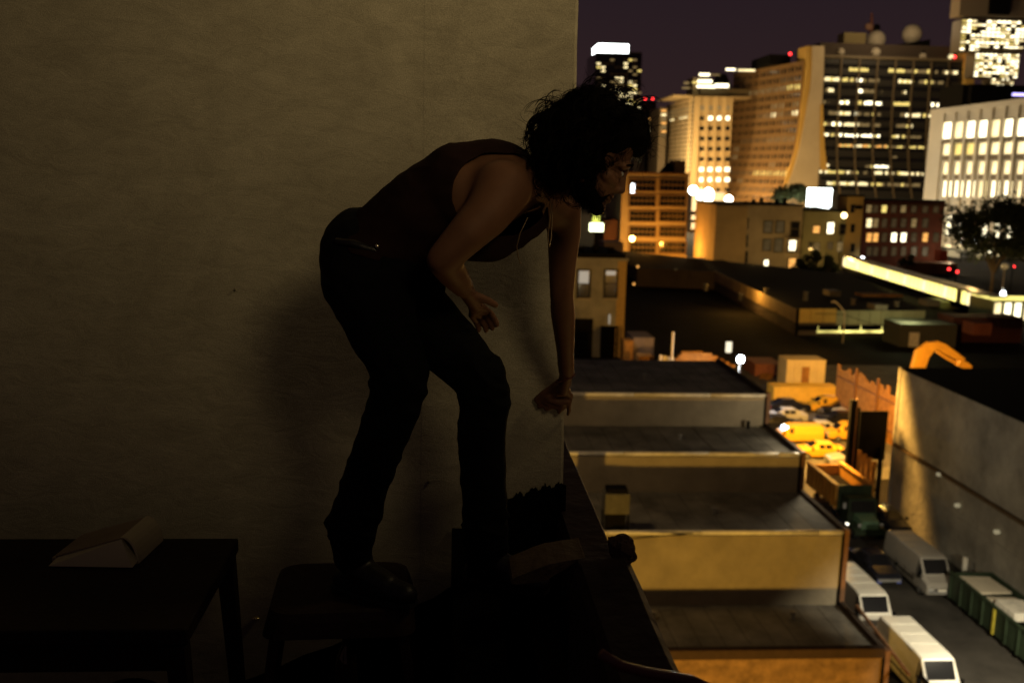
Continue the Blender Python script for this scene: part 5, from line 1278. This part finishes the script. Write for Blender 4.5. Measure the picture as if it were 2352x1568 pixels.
class Blob:
    """tapered capsules and ellipsoids fused by a voxel remesh into one continuous skin"""
    def __init__(s): s.mb = MB()
    def cap(s, a, b, ra, rb, n=14, sq=1.0):
        a = Vector(a); b = Vector(b); d = (b-a); ln = d.length
        if ln < 1e-5: d = Vector((0,0,1)); ln = 1e-5
        d = d/ln; u = d.orthogonal().normalized(); w_ = d.cross(u); rings = []
        for i in range(6):
            t_ = -math.pi/2 + (math.pi/2)*i/5; c = max(.02, math.cos(t_)); rings.append([a + d*ra*math.sin(t_) + (u*math.cos(2*math.pi*j/n)+w_*math.sin(2*math.pi*j/n))*ra*c for j in range(n)])
        for i in range(6):
            t_ = (math.pi/2)*i/5; c = max(.02, math.cos(t_)); rings.append([b + d*rb*math.sin(t_) + (u*math.cos(2*math.pi*j/n)+w_*math.sin(2*math.pi*j/n))*rb*c for j in range(n)])
        s.mb.loft(rings); return s
    def chain(s, pts):
        for (a, ra), (b, rb) in zip(pts[:-1], pts[1:]): s.cap(a, b, ra, rb)
        return s
    def ell(s, c, ax_, B=None, seg=20, rg=12):
        s.mb.ball(c, ax_, seg, rg, B); return s
    def build(s, name, m, parent, voxel=.005, smooth_it=6, cut=None, solid=None, relax_n=0, keep=None):
        me = bpy.data.meshes.new(name); me.from_pydata(s.mb.v, [], s.mb.f); me.update()
        o = bpy.data.objects.new(name, me); COL.objects.link(o)
        md = o.modifiers.new('r', 'REMESH'); md.mode = 'VOXEL'; md.voxel_size = voxel; md.use_smooth_shade = True
        if smooth_it:
            sm = o.modifiers.new('s', 'SMOOTH'); sm.factor = .5; sm.iterations = smooth_it
        dg = bpy.context.evaluated_depsgraph_get(); dg.update()
        me2 = bpy.data.meshes.new_from_object(o.evaluated_get(dg)); o.modifiers.clear(); o.data = me2
        me2.materials.clear(); me2.materials.append(m)
        if relax_n: relax(me2, relax_n, keep)
        if cut:
            bm = bmesh.new(); bm.from_mesh(me2)
            dead = [f for f in bm.faces if cut(f.calc_center_median())]
            bmesh.ops.delete(bm, geom=dead, context='FACES')
            for _ in range(6):       # even the cut hem
                be = [v_ for v_ in bm.verts if v_.is_boundary]; new = {}
                for v_ in be:
                    nb = [e_.other_vert(v_).co for e_ in v_.link_edges if e_.is_boundary]
                    if len(nb) == 2: new[v_] = v_.co*.5 + (nb[0]+nb[1])*.25
                for v_, c in new.items(): v_.co = c
            bm.to_mesh(me2); bm.free()
        if solid:
            so = o.modifiers.new('thickness', 'SOLIDIFY'); so.thickness = solid; so.offset = 1
        me2.name = name
        for p_ in me2.polygons: p_.use_smooth = True
        if parent: o.parent = parent; o.matrix_parent_inverse = parent.matrix_world.inverted()
        return o
man = thing('person', 'dark haired man in a tank top and dark jeans leaning out over the roof edge', 'person', (0, 0, 0))
bpy.context.view_layer.update()
skin = mat('skin', (.19,.092,.050), .6, scale=30, var=.08, bump=.06, bscale=180, spec=.2)
denim = mat('black_denim', (.006,.006,.0065), .9, scale=20, var=.25, bump=.25, bscale=240, spec=.1)
cotton = mat('maroon_brown_cotton', (.024,.012,.010), .95, scale=14, var=.2, bump=.2, bscale=260, spec=.05)
hairm = mat('black_hair', (.004,.003,.0025), .8, scale=60, var=.3, bump=.3, bscale=160, spec=.04)

# --- torso landmarks
hipN = P(835, 640, 2.74); hipF = P(880, 640, 2.93); pel = P(845, 605, 2.84)
w1 = P(905, 548, 2.84); w2 = P(975, 490, 2.83); ch = P(1060, 442, 2.82); ch2 = P(1130, 425, 2.82)
shN = P(1158, 432, 2.62); shF = P(1290, 478, 3.02); nb_ = P(1215, 412, 2.80)
elN = P(1015, 597, 2.53); wrN = P(1068, 664, 2.77); 
elF = P(1290, 680, 3.12); wrF = P(1301, 856, 3.31)
knN = P(925, 865, 2.62); anN = P(812, 1262, 2.80)
knF = P(1118, 880, 2.86); anF = P(1122, 1290, 2.93)

def torso(bl, g):
    lat = Vector((.28, .94, -.10)).normalized()      # shoulder axis turned a little towards us
    for c, hw, r_ in ((pel,.075,.118),(w1,.065,.112),(w2,.075,.118),(ch,.085,.125),(ch2,.095,.115)):
        bl.cap(c-Vector((0,hw,0)), c+Vector((0,hw,0)), r_+g, r_+g)
    pts = [(pel,.135),(w1,.125),(w2,.130),(ch,.138),(ch2,.128)]
    for off in (-.06,.06):
        bl.chain([(p_+Vector((0,off,0)), r_+g-.012) for p_, r_ in pts])
    # shoulder girdle
    bl.chain([(P(1172,420,2.68),.070+g),(P(1205,425,2.80),.078+g),(P(1262,462,2.96),.068+g)])
    # upper back
    bl.chain([(P(1050,395,2.84),.075+g),(P(1110,388,2.84),.075+g),(P(1180,395,2.84),.060+g)])
    return bl
body = Blob(); torso(body, 0.0)
# neck
body.chain([(nb_,.070),(P(1262,408,2.76),.062),(P(1315,405,2.70),.060)])
# near arm: deltoid, upper arm, forearm to the thigh
body.chain([(P(1112,425,2.66),.060),(shN,.076),(P(1120,490,2.57),.064),(P(1075,535,2.54),.055),(elN,.044)])
body.ell(P(1150,428,2.60), (.070,.052,.068))
body.chain([(elN,.044),(P(1038,626,2.60),.043),(P(1058,652,2.69),.035),(wrN,.026)])
# far arm, straight down to the wall corner
body.chain([(shF,.062),(P(1296,530,3.06),.055),(P(1292,600,3.09),.047),(elF,.040)])
body.chain([(elF,.040),(P(1293,720,3.16),.043),(P(1297,780,3.22),.036),(wrF,.026)])
body.chain([(P(1235,470,2.98),.070),(shF,.064)])
# legs
body.chain([(hipN,.100),(P(880,750,2.66),.085),(knN,.050)]); body.chain([(knN,.050),(P(880,985,2.68),.052),(P(835,1130,2.74),.045),(anN,.036)])
body.chain([(hipF,.100),(P(1010,765,2.88),.085),(knF,.050)]); body.chain([(knF,.050),(P(1115,1000,2.88),.052),(P(1118,1150,2.90),.045),(anF,.036)])
# hands
def hand(bl, wr, palm, kn, fingers, thumb, r0=.0085):
    """kn: knuckle line start/end; each finger a list of points ending at the tip"""
    bl.chain([(wr,.024),(palm,.022)])
    k = len(fingers)
    for i, f in enumerate(fingers):
        root = kn[0].lerp(kn[1], i/(k-1))
        bl.chain([(wr.lerp(palm,.4),.014),(palm.lerp(root,.55),.0135),(root,.0115)])
        prev = (root, .0105)
        for j, q in enumerate(f):
            r_ = (.0098,.0088,.0078)[min(j,2)]*(.88 if i == k-1 else 1); bl.chain([prev,(q,r_)]); prev = (q, r_)
    prev = (wr.lerp(palm,.35),.016)
    for q, r_ in zip(thumb,(.014,.0115,.0095)): bl.chain([prev,(q,r_)]); prev = (q,r_)
# near hand resting on the thigh
pN = P(1092,700,2.835)
hand(body, wrN, pN, (P(1112,708,2.865), P(1084,724,2.885)),
     [[P(1128,720,2.885),P(1138,735,2.89),P(1142,746,2.89)],[P(1119,726,2.90),P(1128,743,2.90),P(1131,755,2.90)],[P(1106,732,2.91),P(1114,748,2.91),P(1116,759,2.91)],[P(1092,738,2.915),P(1098,751,2.92),P(1099,760,2.92)]],
     [P(1098,682,2.80),P(1120,690,2.81),P(1138,700,2.825)])
# far hand clamped on the wall corner: thumb side to the left, fingers hooked over the edge
pF = P(1294,895,3.365)
hand(body, wrF, pF, (P(1268,912,3.405), P(1310,908,3.40)),
     [[P(1258,924,3.42),P(1247,930,3.425),P(1238,934,3.43)],[P(1270,931,3.41),P(1261,937,3.415),P(1254,940,3.42)],[P(1290,932,3.40),P(1287,941,3.405),P(1284,946,3.41)],[P(1307,928,3.40),P(1307,942,3.42),P(1305,951,3.44)]],
     [P(1266,893,3.39),P(1246,905,3.41),P(1231,917,3.43)])
body.chain([(P(1262,917,3.405),.013),(P(1284,924,3.40),.014),(P(1304,922,3.40),.013)]).chain([(P(1252,922,3.415),.010),(P(1272,933,3.41),.010),(P(1292,937,3.405),.010)]).chain([(P(1258,910,3.40),.012),(P(1244,918,3.42),.010),(P(1236,924,3.425),.009)])
# bare ankles and feet
body.chain([(anN,.034),(P(822,1300,2.80),.036)])
body.chain([(anF,.034),(P(1125,1325,2.92),.036)])
# --- head in its own axes: Fd to the nose, U to the crown, Lt to the far ear
hc = P(1378, 362, 2.66)
Fd = Vector((.900, -.06, -.430)).normalized(); Lt = Vector((.06, .995, .02)).normalized(); Lt = (Lt-Fd*Lt.dot(Fd)).normalized(); U = Lt.cross(Fd)*-1
if U.z < 0: U = -U
HB = Matrix((Fd, Lt, U)).transposed()
def h(f, l, u): return hc + Fd*f + Lt*l + U*u
head = Blob()
head.ell(h(-.012,0,.030), (.090,.076,.094), HB).ell(h(-.035,0,.020), (.085,.074,.080), HB)
head.ell(h(.022,0,-.055), (.052,.056,.066), HB)
head.ell(h(.034,0,-.048), (.044,.048,.052), HB)
head.chain([(h(.060,-.012,-.118),.016),(h(.060,.012,-.118),.016)]).cap(h(.020,0,-.100), h(.058,0,-.116), .024, .019)
for sd in (-1,1):
    head.chain([(h(.073,sd*.008,.012),.010),(h(.073,sd*.026,.015),.010),(h(.060,sd*.046,.006),.010)])       # brow
    head.chain([(h(.054,sd*.034,-.040),.017),(h(.034,sd*.050,-.034),.019)])                                 # cheekbone
    head.chain([(h(-.012,sd*.058,-.070),.018),(h(.036,sd*.034,-.108),.016)])                                # jaw
    head.cap(h(.072,sd*.012,-.056), h(.077,sd*.010,-.054), .0080, .0080)                                    # nostril wing
    head.ell(h(.064,sd*.031,-.016), (.009,.014,.010), HB)                                                   # eyelid
    head.ell(h(-.012,sd*.080,-.018), (.018,.007,.030), HB)                                                  # ear
head.chain([(h(.074,0,.006),.010),(h(.078,0,-.018),.0095),(h(.088,0,-.040),.0098),(h(.091,0,-.050),.0108),(h(.074,0,-.059),.009)])
head.chain([(h(.064,-.014,-.079),.007),(h(.076,0,-.076),.0068),(h(.064,.014,-.079),.007)])
head.chain([(h(.062,-.012,-.091),.0075),(h(.073,0,-.091),.0075),(h(.062,.012,-.091),.0075)])
head.cap(h(-.03,0,-.05), P(1290,412,2.71), .055, .058)
body.mb.v, off_ = body.mb.v, len(body.mb.v)
bo = body.build('body', skin, man, .0048, 1, relax_n=60, keep=[(pN,.13),(pF,.14)])
ho = head.build('head', skin, man, .0028, 2, relax_n=6)
for sd in (-1,1):
    e_ = MB().ball(h(.0660,sd*.031,-.014), (.0085,.011,.0075), 12, 8, HB).build('eye', mat('eye_white',(.55,.52,.48),.2,bump=0,spec=.6), man, smooth=True)
    MB().ball(h(.0732,sd*.032,-.015), (.0022,.0048,.0048), 10, 6, HB).build('iris', mat('dark_iris',(.02,.012,.008),.1,bump=0,spec=.8), e_, smooth=True)
# brows
for sd in (-1,1): MB().tube([h(.083,sd*.012,.014),h(.083,sd*.028,.020),h(.068,sd*.050,.012)], [.0035,.0045,.002], 6).build('eyebrow', hairm, man)
# --- tank top: the torso swollen a little, hanging loose below, cut at arms, neck and hem
sh = Blob(); torso(sh, .010)
for off in (-.10,0,.09):
    sh.chain([(P(975,545,2.82+off*.8),.060),(P(1060,555,2.80+off),.055),(P(1130,560,2.80+off),.050),(P(1195,528,2.82+off),.045),(P(1238,495,2.84+off),.040)])
ac = P(1128, 452, 2.60); acF = P(1290, 470, 3.04)
nk = P(1268, 398, 2.78)
def shirt_cut(c):
    v_ = c - CAM; cc = RT.transposed() @ v_; px = 1176 + F*cc.x/-cc.z; py = 784 - F*cc.y/-cc.z; Y = c.y
    # near arm hole (an oval in the side view, on the near half only), far arm hole, neck, hem
    if Y < 2.80 and ((px-1150)/112)**2 + ((py-445)/98)**2 < 1 and py > 352: return True
    if Y > 2.93 and (c-acF).length < .115: return True
    if (c-nk).length < .100: return True
    if px > 1258: return True
    hx = (px-760)*.80 - (py-530)*.60      # hem across the hips
    return (px < 800 and py > 520+ (px-745)*.35) or (px < 960 and py > 580+(px-800)*.28) 
def _sh(c): return .9
top = sh.build('tank_top', cotton, man, .0052, 1, cut=shirt_cut, solid=.0022, relax_n=70)
wrinkle(top.data, .0055, _sh, 3.0)
# --- jeans
jn = Blob()
jn.chain([(P(835,572,2.80),.118),(P(842,600,2.78),.128)]).chain([(P(842,572,2.88),.118),(P(855,600,2.90),.128)])
jn.chain([(P(832,590,2.77),.122),(hipN,.117),(P(862,700,2.69),.108),(P(888,780,2.65),.094),(P(922,850,2.63),.079)])
jn.chain([(P(922,850,2.63),.079),(P(905,930,2.65),.075),(P(872,1020,2.68),.071),(P(838,1110,2.73),.069),(P(825,1165,2.75),.070),(P(806,1212,2.77),.072),(P(810,1240,2.79),.067),(P(808,1275,2.80),.058)])
jn.chain([(P(860,590,2.93),.122),(hipF,.120),(P(960,725,2.90),.108),(P(1040,800,2.88),.092),(P(1108,872,2.87),.080)])
jn.chain([(P(1108,872,2.87),.080),(P(1112,940,2.87),.074),(P(1104,1010,2.88),.072),(P(1110,1100,2.89),.071),(P(1113,1170,2.90),.070),(P(1118,1240,2.91),.067),(P(1118,1285,2.92),.064)])
jn.chain([(P(890,606,2.72),.075),(P(940,640,2.76),.078),(P(960,655,2.84),.080)])
# folds bunched at knees and ankles
for (px,py,Y,dx,r_) in ((770,1205,2.77,14,.020),(778,1235,2.78,18,.018),(848,1190,2.76,16,.018),(1155,1185,2.90,12,.014),(1078,1210,2.9,10,.014)):
    jn.chain([(P(px-dx,py-4,Y-.03),r_),(P(px,py+5,Y-.04),r_),(P(px+dx,py-3,Y-.03),r_*.8)])
jo = jn.build('jeans', denim, man, .0055, 1, relax_n=14)
def _jk(c):
    k = .45
    for q, r_ in ((knN,.16),(knF,.16),(P(860,640,2.75),.20),(P(815,1225,2.78),.16),(P(1115,1230,2.9),.16)): k += 1.1*max(0, 1-(c-q).length/r_)
    return k
wrinkle(jo.data, .0085, _jk, 8.0)
MB().tube([P(772,556,2.68),P(812,560,2.66),P(860,575,2.66),P(905,588,2.67)], .012, 8).build('belt', mat('black_belt',(.012,.010,.009),.4,spec=.5), man, smooth=True)
MB().ball(P(866,566,2.645), (.006,.004,.006)).build('rivet', mat('bright_metal',(.8,.75,.6),.2,metal=.9,bump=0), man, smooth=True)
# --- boots
bt_m = mat('black_leather', (.012,.010,.010), .45, bump=.15, bscale=60, spec=.4)
def boot(an, toe, zsole):
    b_ = Blob(); d = (toe-an); d.z = 0; d.normalize()
    heel = Vector((an.x, an.y, 0))-d*.045
    hz = zsole+.034
    b_.chain([(an+Vector((0,0,.02)),.048),(Vector((an.x,an.y,hz+.03)),.046)])
    b_.chain([(Vector((heel.x,heel.y,hz)),.036),(Vector((heel.x,heel.y,hz))+d*.12,.043),(Vector((heel.x,heel.y,hz-.004))+d*.215,.036)])
    b_.chain([(Vector((an.x,an.y,hz+.04)),.044),(Vector((heel.x,heel.y,hz+.01))+d*.15,.040)])
    o = b_.build('boot', bt_m, man, .005, 4)
    sd = Vector((-d.y, d.x, 0)); rr = []
    for t_, w_ in ((-.036,.022),(-.02,.034),(.06,.030),(.14,.042),(.20,.040),(.245,.022)):
        q = Vector((heel.x,heel.y,zsole))+d*t_; rr.append([q-sd*w_, q+sd*w_, q+sd*w_+Vector((0,0,.016)), q-sd*w_+Vector((0,0,.016))])
    s_ = MB().loft(rr).build('sole', M['tyre'], o)
    return o
boot(P(820,1300,2.80), P(945,1345,2.70), sz+.002)
boot(P(1122,1318,2.92), P(1230,1345,2.84), ZR+.645)

# --- hair: a full head of loose curls, a beard, and a strand bundle lifted at the back
hr = Blob()
for (f,l,u,r_) in ((-.03,0,.070,.082),(-.075,0,.045,.080),(-.105,0,-.005,.068),(.020,0,.092,.066),(.052,0,.085,.046),(-.06,0,.095,.070),(-.12,.01,.045,.060),(-.10,0,-.055,.055),(-.075,0,-.085,.050),(.0,-.045,.060,.050),(.0,.045,.060,.050),(-.05,-.055,.02,.050),(-.05,.055,.02,.050),(-.045,-.050,-.045,.042),(-.045,.050,-.045,.042),(-.02,-.066,.0,.028),(-.02,.066,.0,.028),(.075,0,.070,.030),(-.14,0,.0,.045),(-.150,0,-.035,.040),(-.12,0,-.07,.045),(-.02,-.055,-.045,.027),(.055,-.03,.088,.034),(.055,.03,.088,.034),(-.008,-.072,-.02,.026),(-.012,-.066,-.048,.022),(-.008,.072,-.02,.026)):
    c = h(f,l,u); hr.ell(c, (r_,r_,r_), None, 14, 9)
ho2 = hr.build('hair', hairm, man, .007, 3)
rh = random.Random(3)
v = MB()
def strand(root, d0, ln, curl, r0=.0007, seg=9):
    p_ = Vector(root); d = Vector(d0).normalized(); pts = [p_.copy()]; ax_ = Vector((rh.uniform(-1,1),rh.uniform(-1,1),rh.uniform(-1,1))).normalized(); ph = rh.uniform(-1,1)
    for i in range(seg):
        d = (Matrix.Rotation(curl*(1+.3*math.sin(i*1.3+ph)), 3, ax_) @ d + Vector((0,0,-.05))).normalized(); p_ = p_ + d*ln/seg; pts.append(p_.copy())
    v.tube(pts, [r0*1.3]+[r0]*(len(pts)-2)+[r0*.4], 3, cap=False)
hm = ho2.data; vs = hm.vertices; nv = len(vs)
for i in range(2600):
    q = vs[rh.randrange(nv)]; co = q.co; no = q.normal
    rel = co-hc; f = rel.dot(Fd); u = rel.dot(U)
    if f > .06 and u < .05: continue
    tang = no.cross(Vector((rh.uniform(-1,1),rh.uniform(-1,1),rh.uniform(-1,1)))).normalized()
    strand(co-no*.006, no*rh.uniform(.0,.42)+tang, rh.uniform(.03,.09), rh.uniform(-.6,.6), rh.uniform(.0003,.0006))
# big loose loops at the back of the head and on the crown, as the wind lifts them
for i in range(70):
    k = rh.uniform(0,1)
    a = P(1285+rh.uniform(-20,30), 262+rh.uniform(-12,18), 2.66+rh.uniform(-.04,.05)); mid_ = P(1230+rh.uniform(-14,14), 252+rh.uniform(-14,16), 2.66+rh.uniform(-.05,.05)); e1 = P(1203+rh.uniform(-8,12), 288+rh.uniform(-16,22), 2.66+rh.uniform(-.04,.04)); e2_ = P(1212+rh.uniform(-6,26), 315+rh.uniform(-10,16), 2.66)
    pts = []
    for j in range(13):
        t_ = j/12; b0=(1-t_)**3; b1=3*t_*(1-t_)**2; b2_=3*t_*t_*(1-t_); b3=t_**3; pts.append(a*b0+mid_*b1+e1*b2_+e2_*b3)
    v.tube(pts, .0009, 3, cap=False)
for i in range(60):
    a = P(1300+rh.uniform(-20,30), 250+rh.uniform(-5,20), 2.66+rh.uniform(-.04,.04)); m1 = P(1300+rh.uniform(-30,20), 205+rh.uniform(-14,18), 2.66+rh.uniform(-.03,.03)); m2 = P(1345+rh.uniform(-20,20), 185+rh.uniform(0,28), 2.66); e_ = P(1385+rh.uniform(-20,20), 225+rh.uniform(-14,14), 2.66+rh.uniform(-.03,.03)); pts = []
    for j in range(13):
        t_ = j/12; pts.append(a*(1-t_)**3+m1*3*t_*(1-t_)**2+m2*3*t_*t_*(1-t_)+e_*t_**3)
    v.tube(pts, .0008, 3, cap=False)
for i in range(50):
    a = P(1450+rh.uniform(-30,25), 270+rh.uniform(-30,20), 2.64+rh.uniform(-.04,.04)); m1 = P(1495+rh.uniform(-15,12), 275+rh.uniform(-30,25), 2.64); e_ = P(1480+rh.uniform(-22,14), 330+rh.uniform(-20,14), 2.64+rh.uniform(-.03,.03)); pts = []
    for j in range(11):
        t_ = j/10; pts.append(a*(1-t_)**2+m1*2*t_*(1-t_)+e_*t_*t_)
    v.tube(pts, .0008, 3, cap=False)
for i in range(480):     # longer wind-lifted locks all over the outline
    q = vs[rh.randrange(nv)]; no = q.normal; rel = q.co-hc
    if rel.dot(Fd) > .025: continue
    base = q.co-no*.01; dirn = (no*rh.uniform(.3,.8) - Fd*rh.uniform(.1,.9) + U*rh.uniform(-.1,.5)).normalized(); cu = rh.uniform(.18,.42)*rh.choice((-1,1)); L_ = rh.uniform(.06,.115)
    for m_i in range(4):
        off = Vector((rh.uniform(-.003,.003),rh.uniform(-.003,.003),rh.uniform(-.003,.003)))
        ax_ = Lt; d = dirn.copy(); p_ = base+off; pts = [p_.copy()]
        for j in range(11):
            d = (Matrix.Rotation(cu*(1+.15*m_i/4), 3, ax_) @ d).normalized(); p_ = p_+d*L_/11; pts.append(p_.copy())
        v.tube(pts, [.0007]*10+[.0004,.0003], 3, cap=False)
so = v.build('hair_strands', hairm, man); so['kind'] = 'stuff'
bd = Blob()
bd.ell(h(.012,0,-.092), (.050,.054,.040), HB)
bd.chain([(h(.055,-.016,-.122),.019),(h(.055,.016,-.122),.019)])
for sd in (-1,1): bd.chain([(h(-.018,sd*.062,-.050),.016),(h(.0,sd*.056,-.084),.020),(h(.040,sd*.034,-.112),.020)]); bd.chain([(h(.071,sd*.004,-.069),.0055),(h(.060,sd*.024,-.076),.0065),(h(.050,sd*.031,-.098),.009)])
bo2 = bd.build('beard', hairm, man, .004, 2)
v = MB()
bm_ = bo2.data.vertices; nb2 = len(bm_)
for i in range(1500):
    q = bm_[rh.randrange(nb2)]; no = q.normal
    strand(q.co-no*.003, no*.7+Vector((rh.uniform(-.6,.6),rh.uniform(-.6,.6),-rh.uniform(.2,.9))), rh.uniform(.010,.022), rh.uniform(-.3,.3), .00035, 4)
for i in range(500):      # stubble running up the cheek and jaw
    sd = rh.choice((-1,1)); k = rh.random(); c = h(-.005+.05*k+rh.uniform(-.012,.012), sd*(.062-.020*k), -.060-.030*k+rh.uniform(-.016,.020))
    strand(c, Fd*.3+Lt*sd*.6-U*.6+Vector((rh.uniform(-.4,.4),)*3), rh.uniform(.008,.018), .2, .0003, 3)
v.build('beard_strands', hairm, man)['kind'] = 'stuff'
# --- necklace cords and bracelet
cord = mat('pale_cord', (.30,.22,.13), .6, bump=0)
MB().tube([P(1248,440,2.70),P(1268,470,2.68),P(1262,510,2.70),P(1258,545,2.72),P(1262,566,2.74),P(1266,548,2.78),P(1268,505,2.84),P(1270,460,2.88)], .0016, 6).build('necklace', cord, man, smooth=True)
MB().tube([P(1212,500,2.62),P(1195,535,2.62),P(1187,565,2.64),P(1190,590,2.68),P(1196,605,2.72)], .0013, 6).build('necklace', cord, man, smooth=True)
c = P(1299,868,3.318); pts = []
for i in range(25):
    a = 2*math.pi*i/24; pts.append(c+Vector((math.cos(a)*.031, math.sin(a)*.028, math.cos(a)*.013)))
MB().tube(pts, .0022, 6, cap=False).build('bracelet', mat('red_string', (.10,.02,.02), .8, bump=0), man, smooth=True)

# poles that carry the free standing lamps and signs of the streets
for o in list(COL.objects):
    if o.parent is None and o.type == 'MESH' and o.name.split('.')[0] in ('street_light','yard_lamp','roof_lamp','door_lamp','shop_sign','yellow_sign','orange_lamp') and o.location.z > 1.5:
        MB().tube([(0,.6,-.2),(0,.6,-o.location.z+.02)], .10, 6).build('pole', M['blackish'], o)
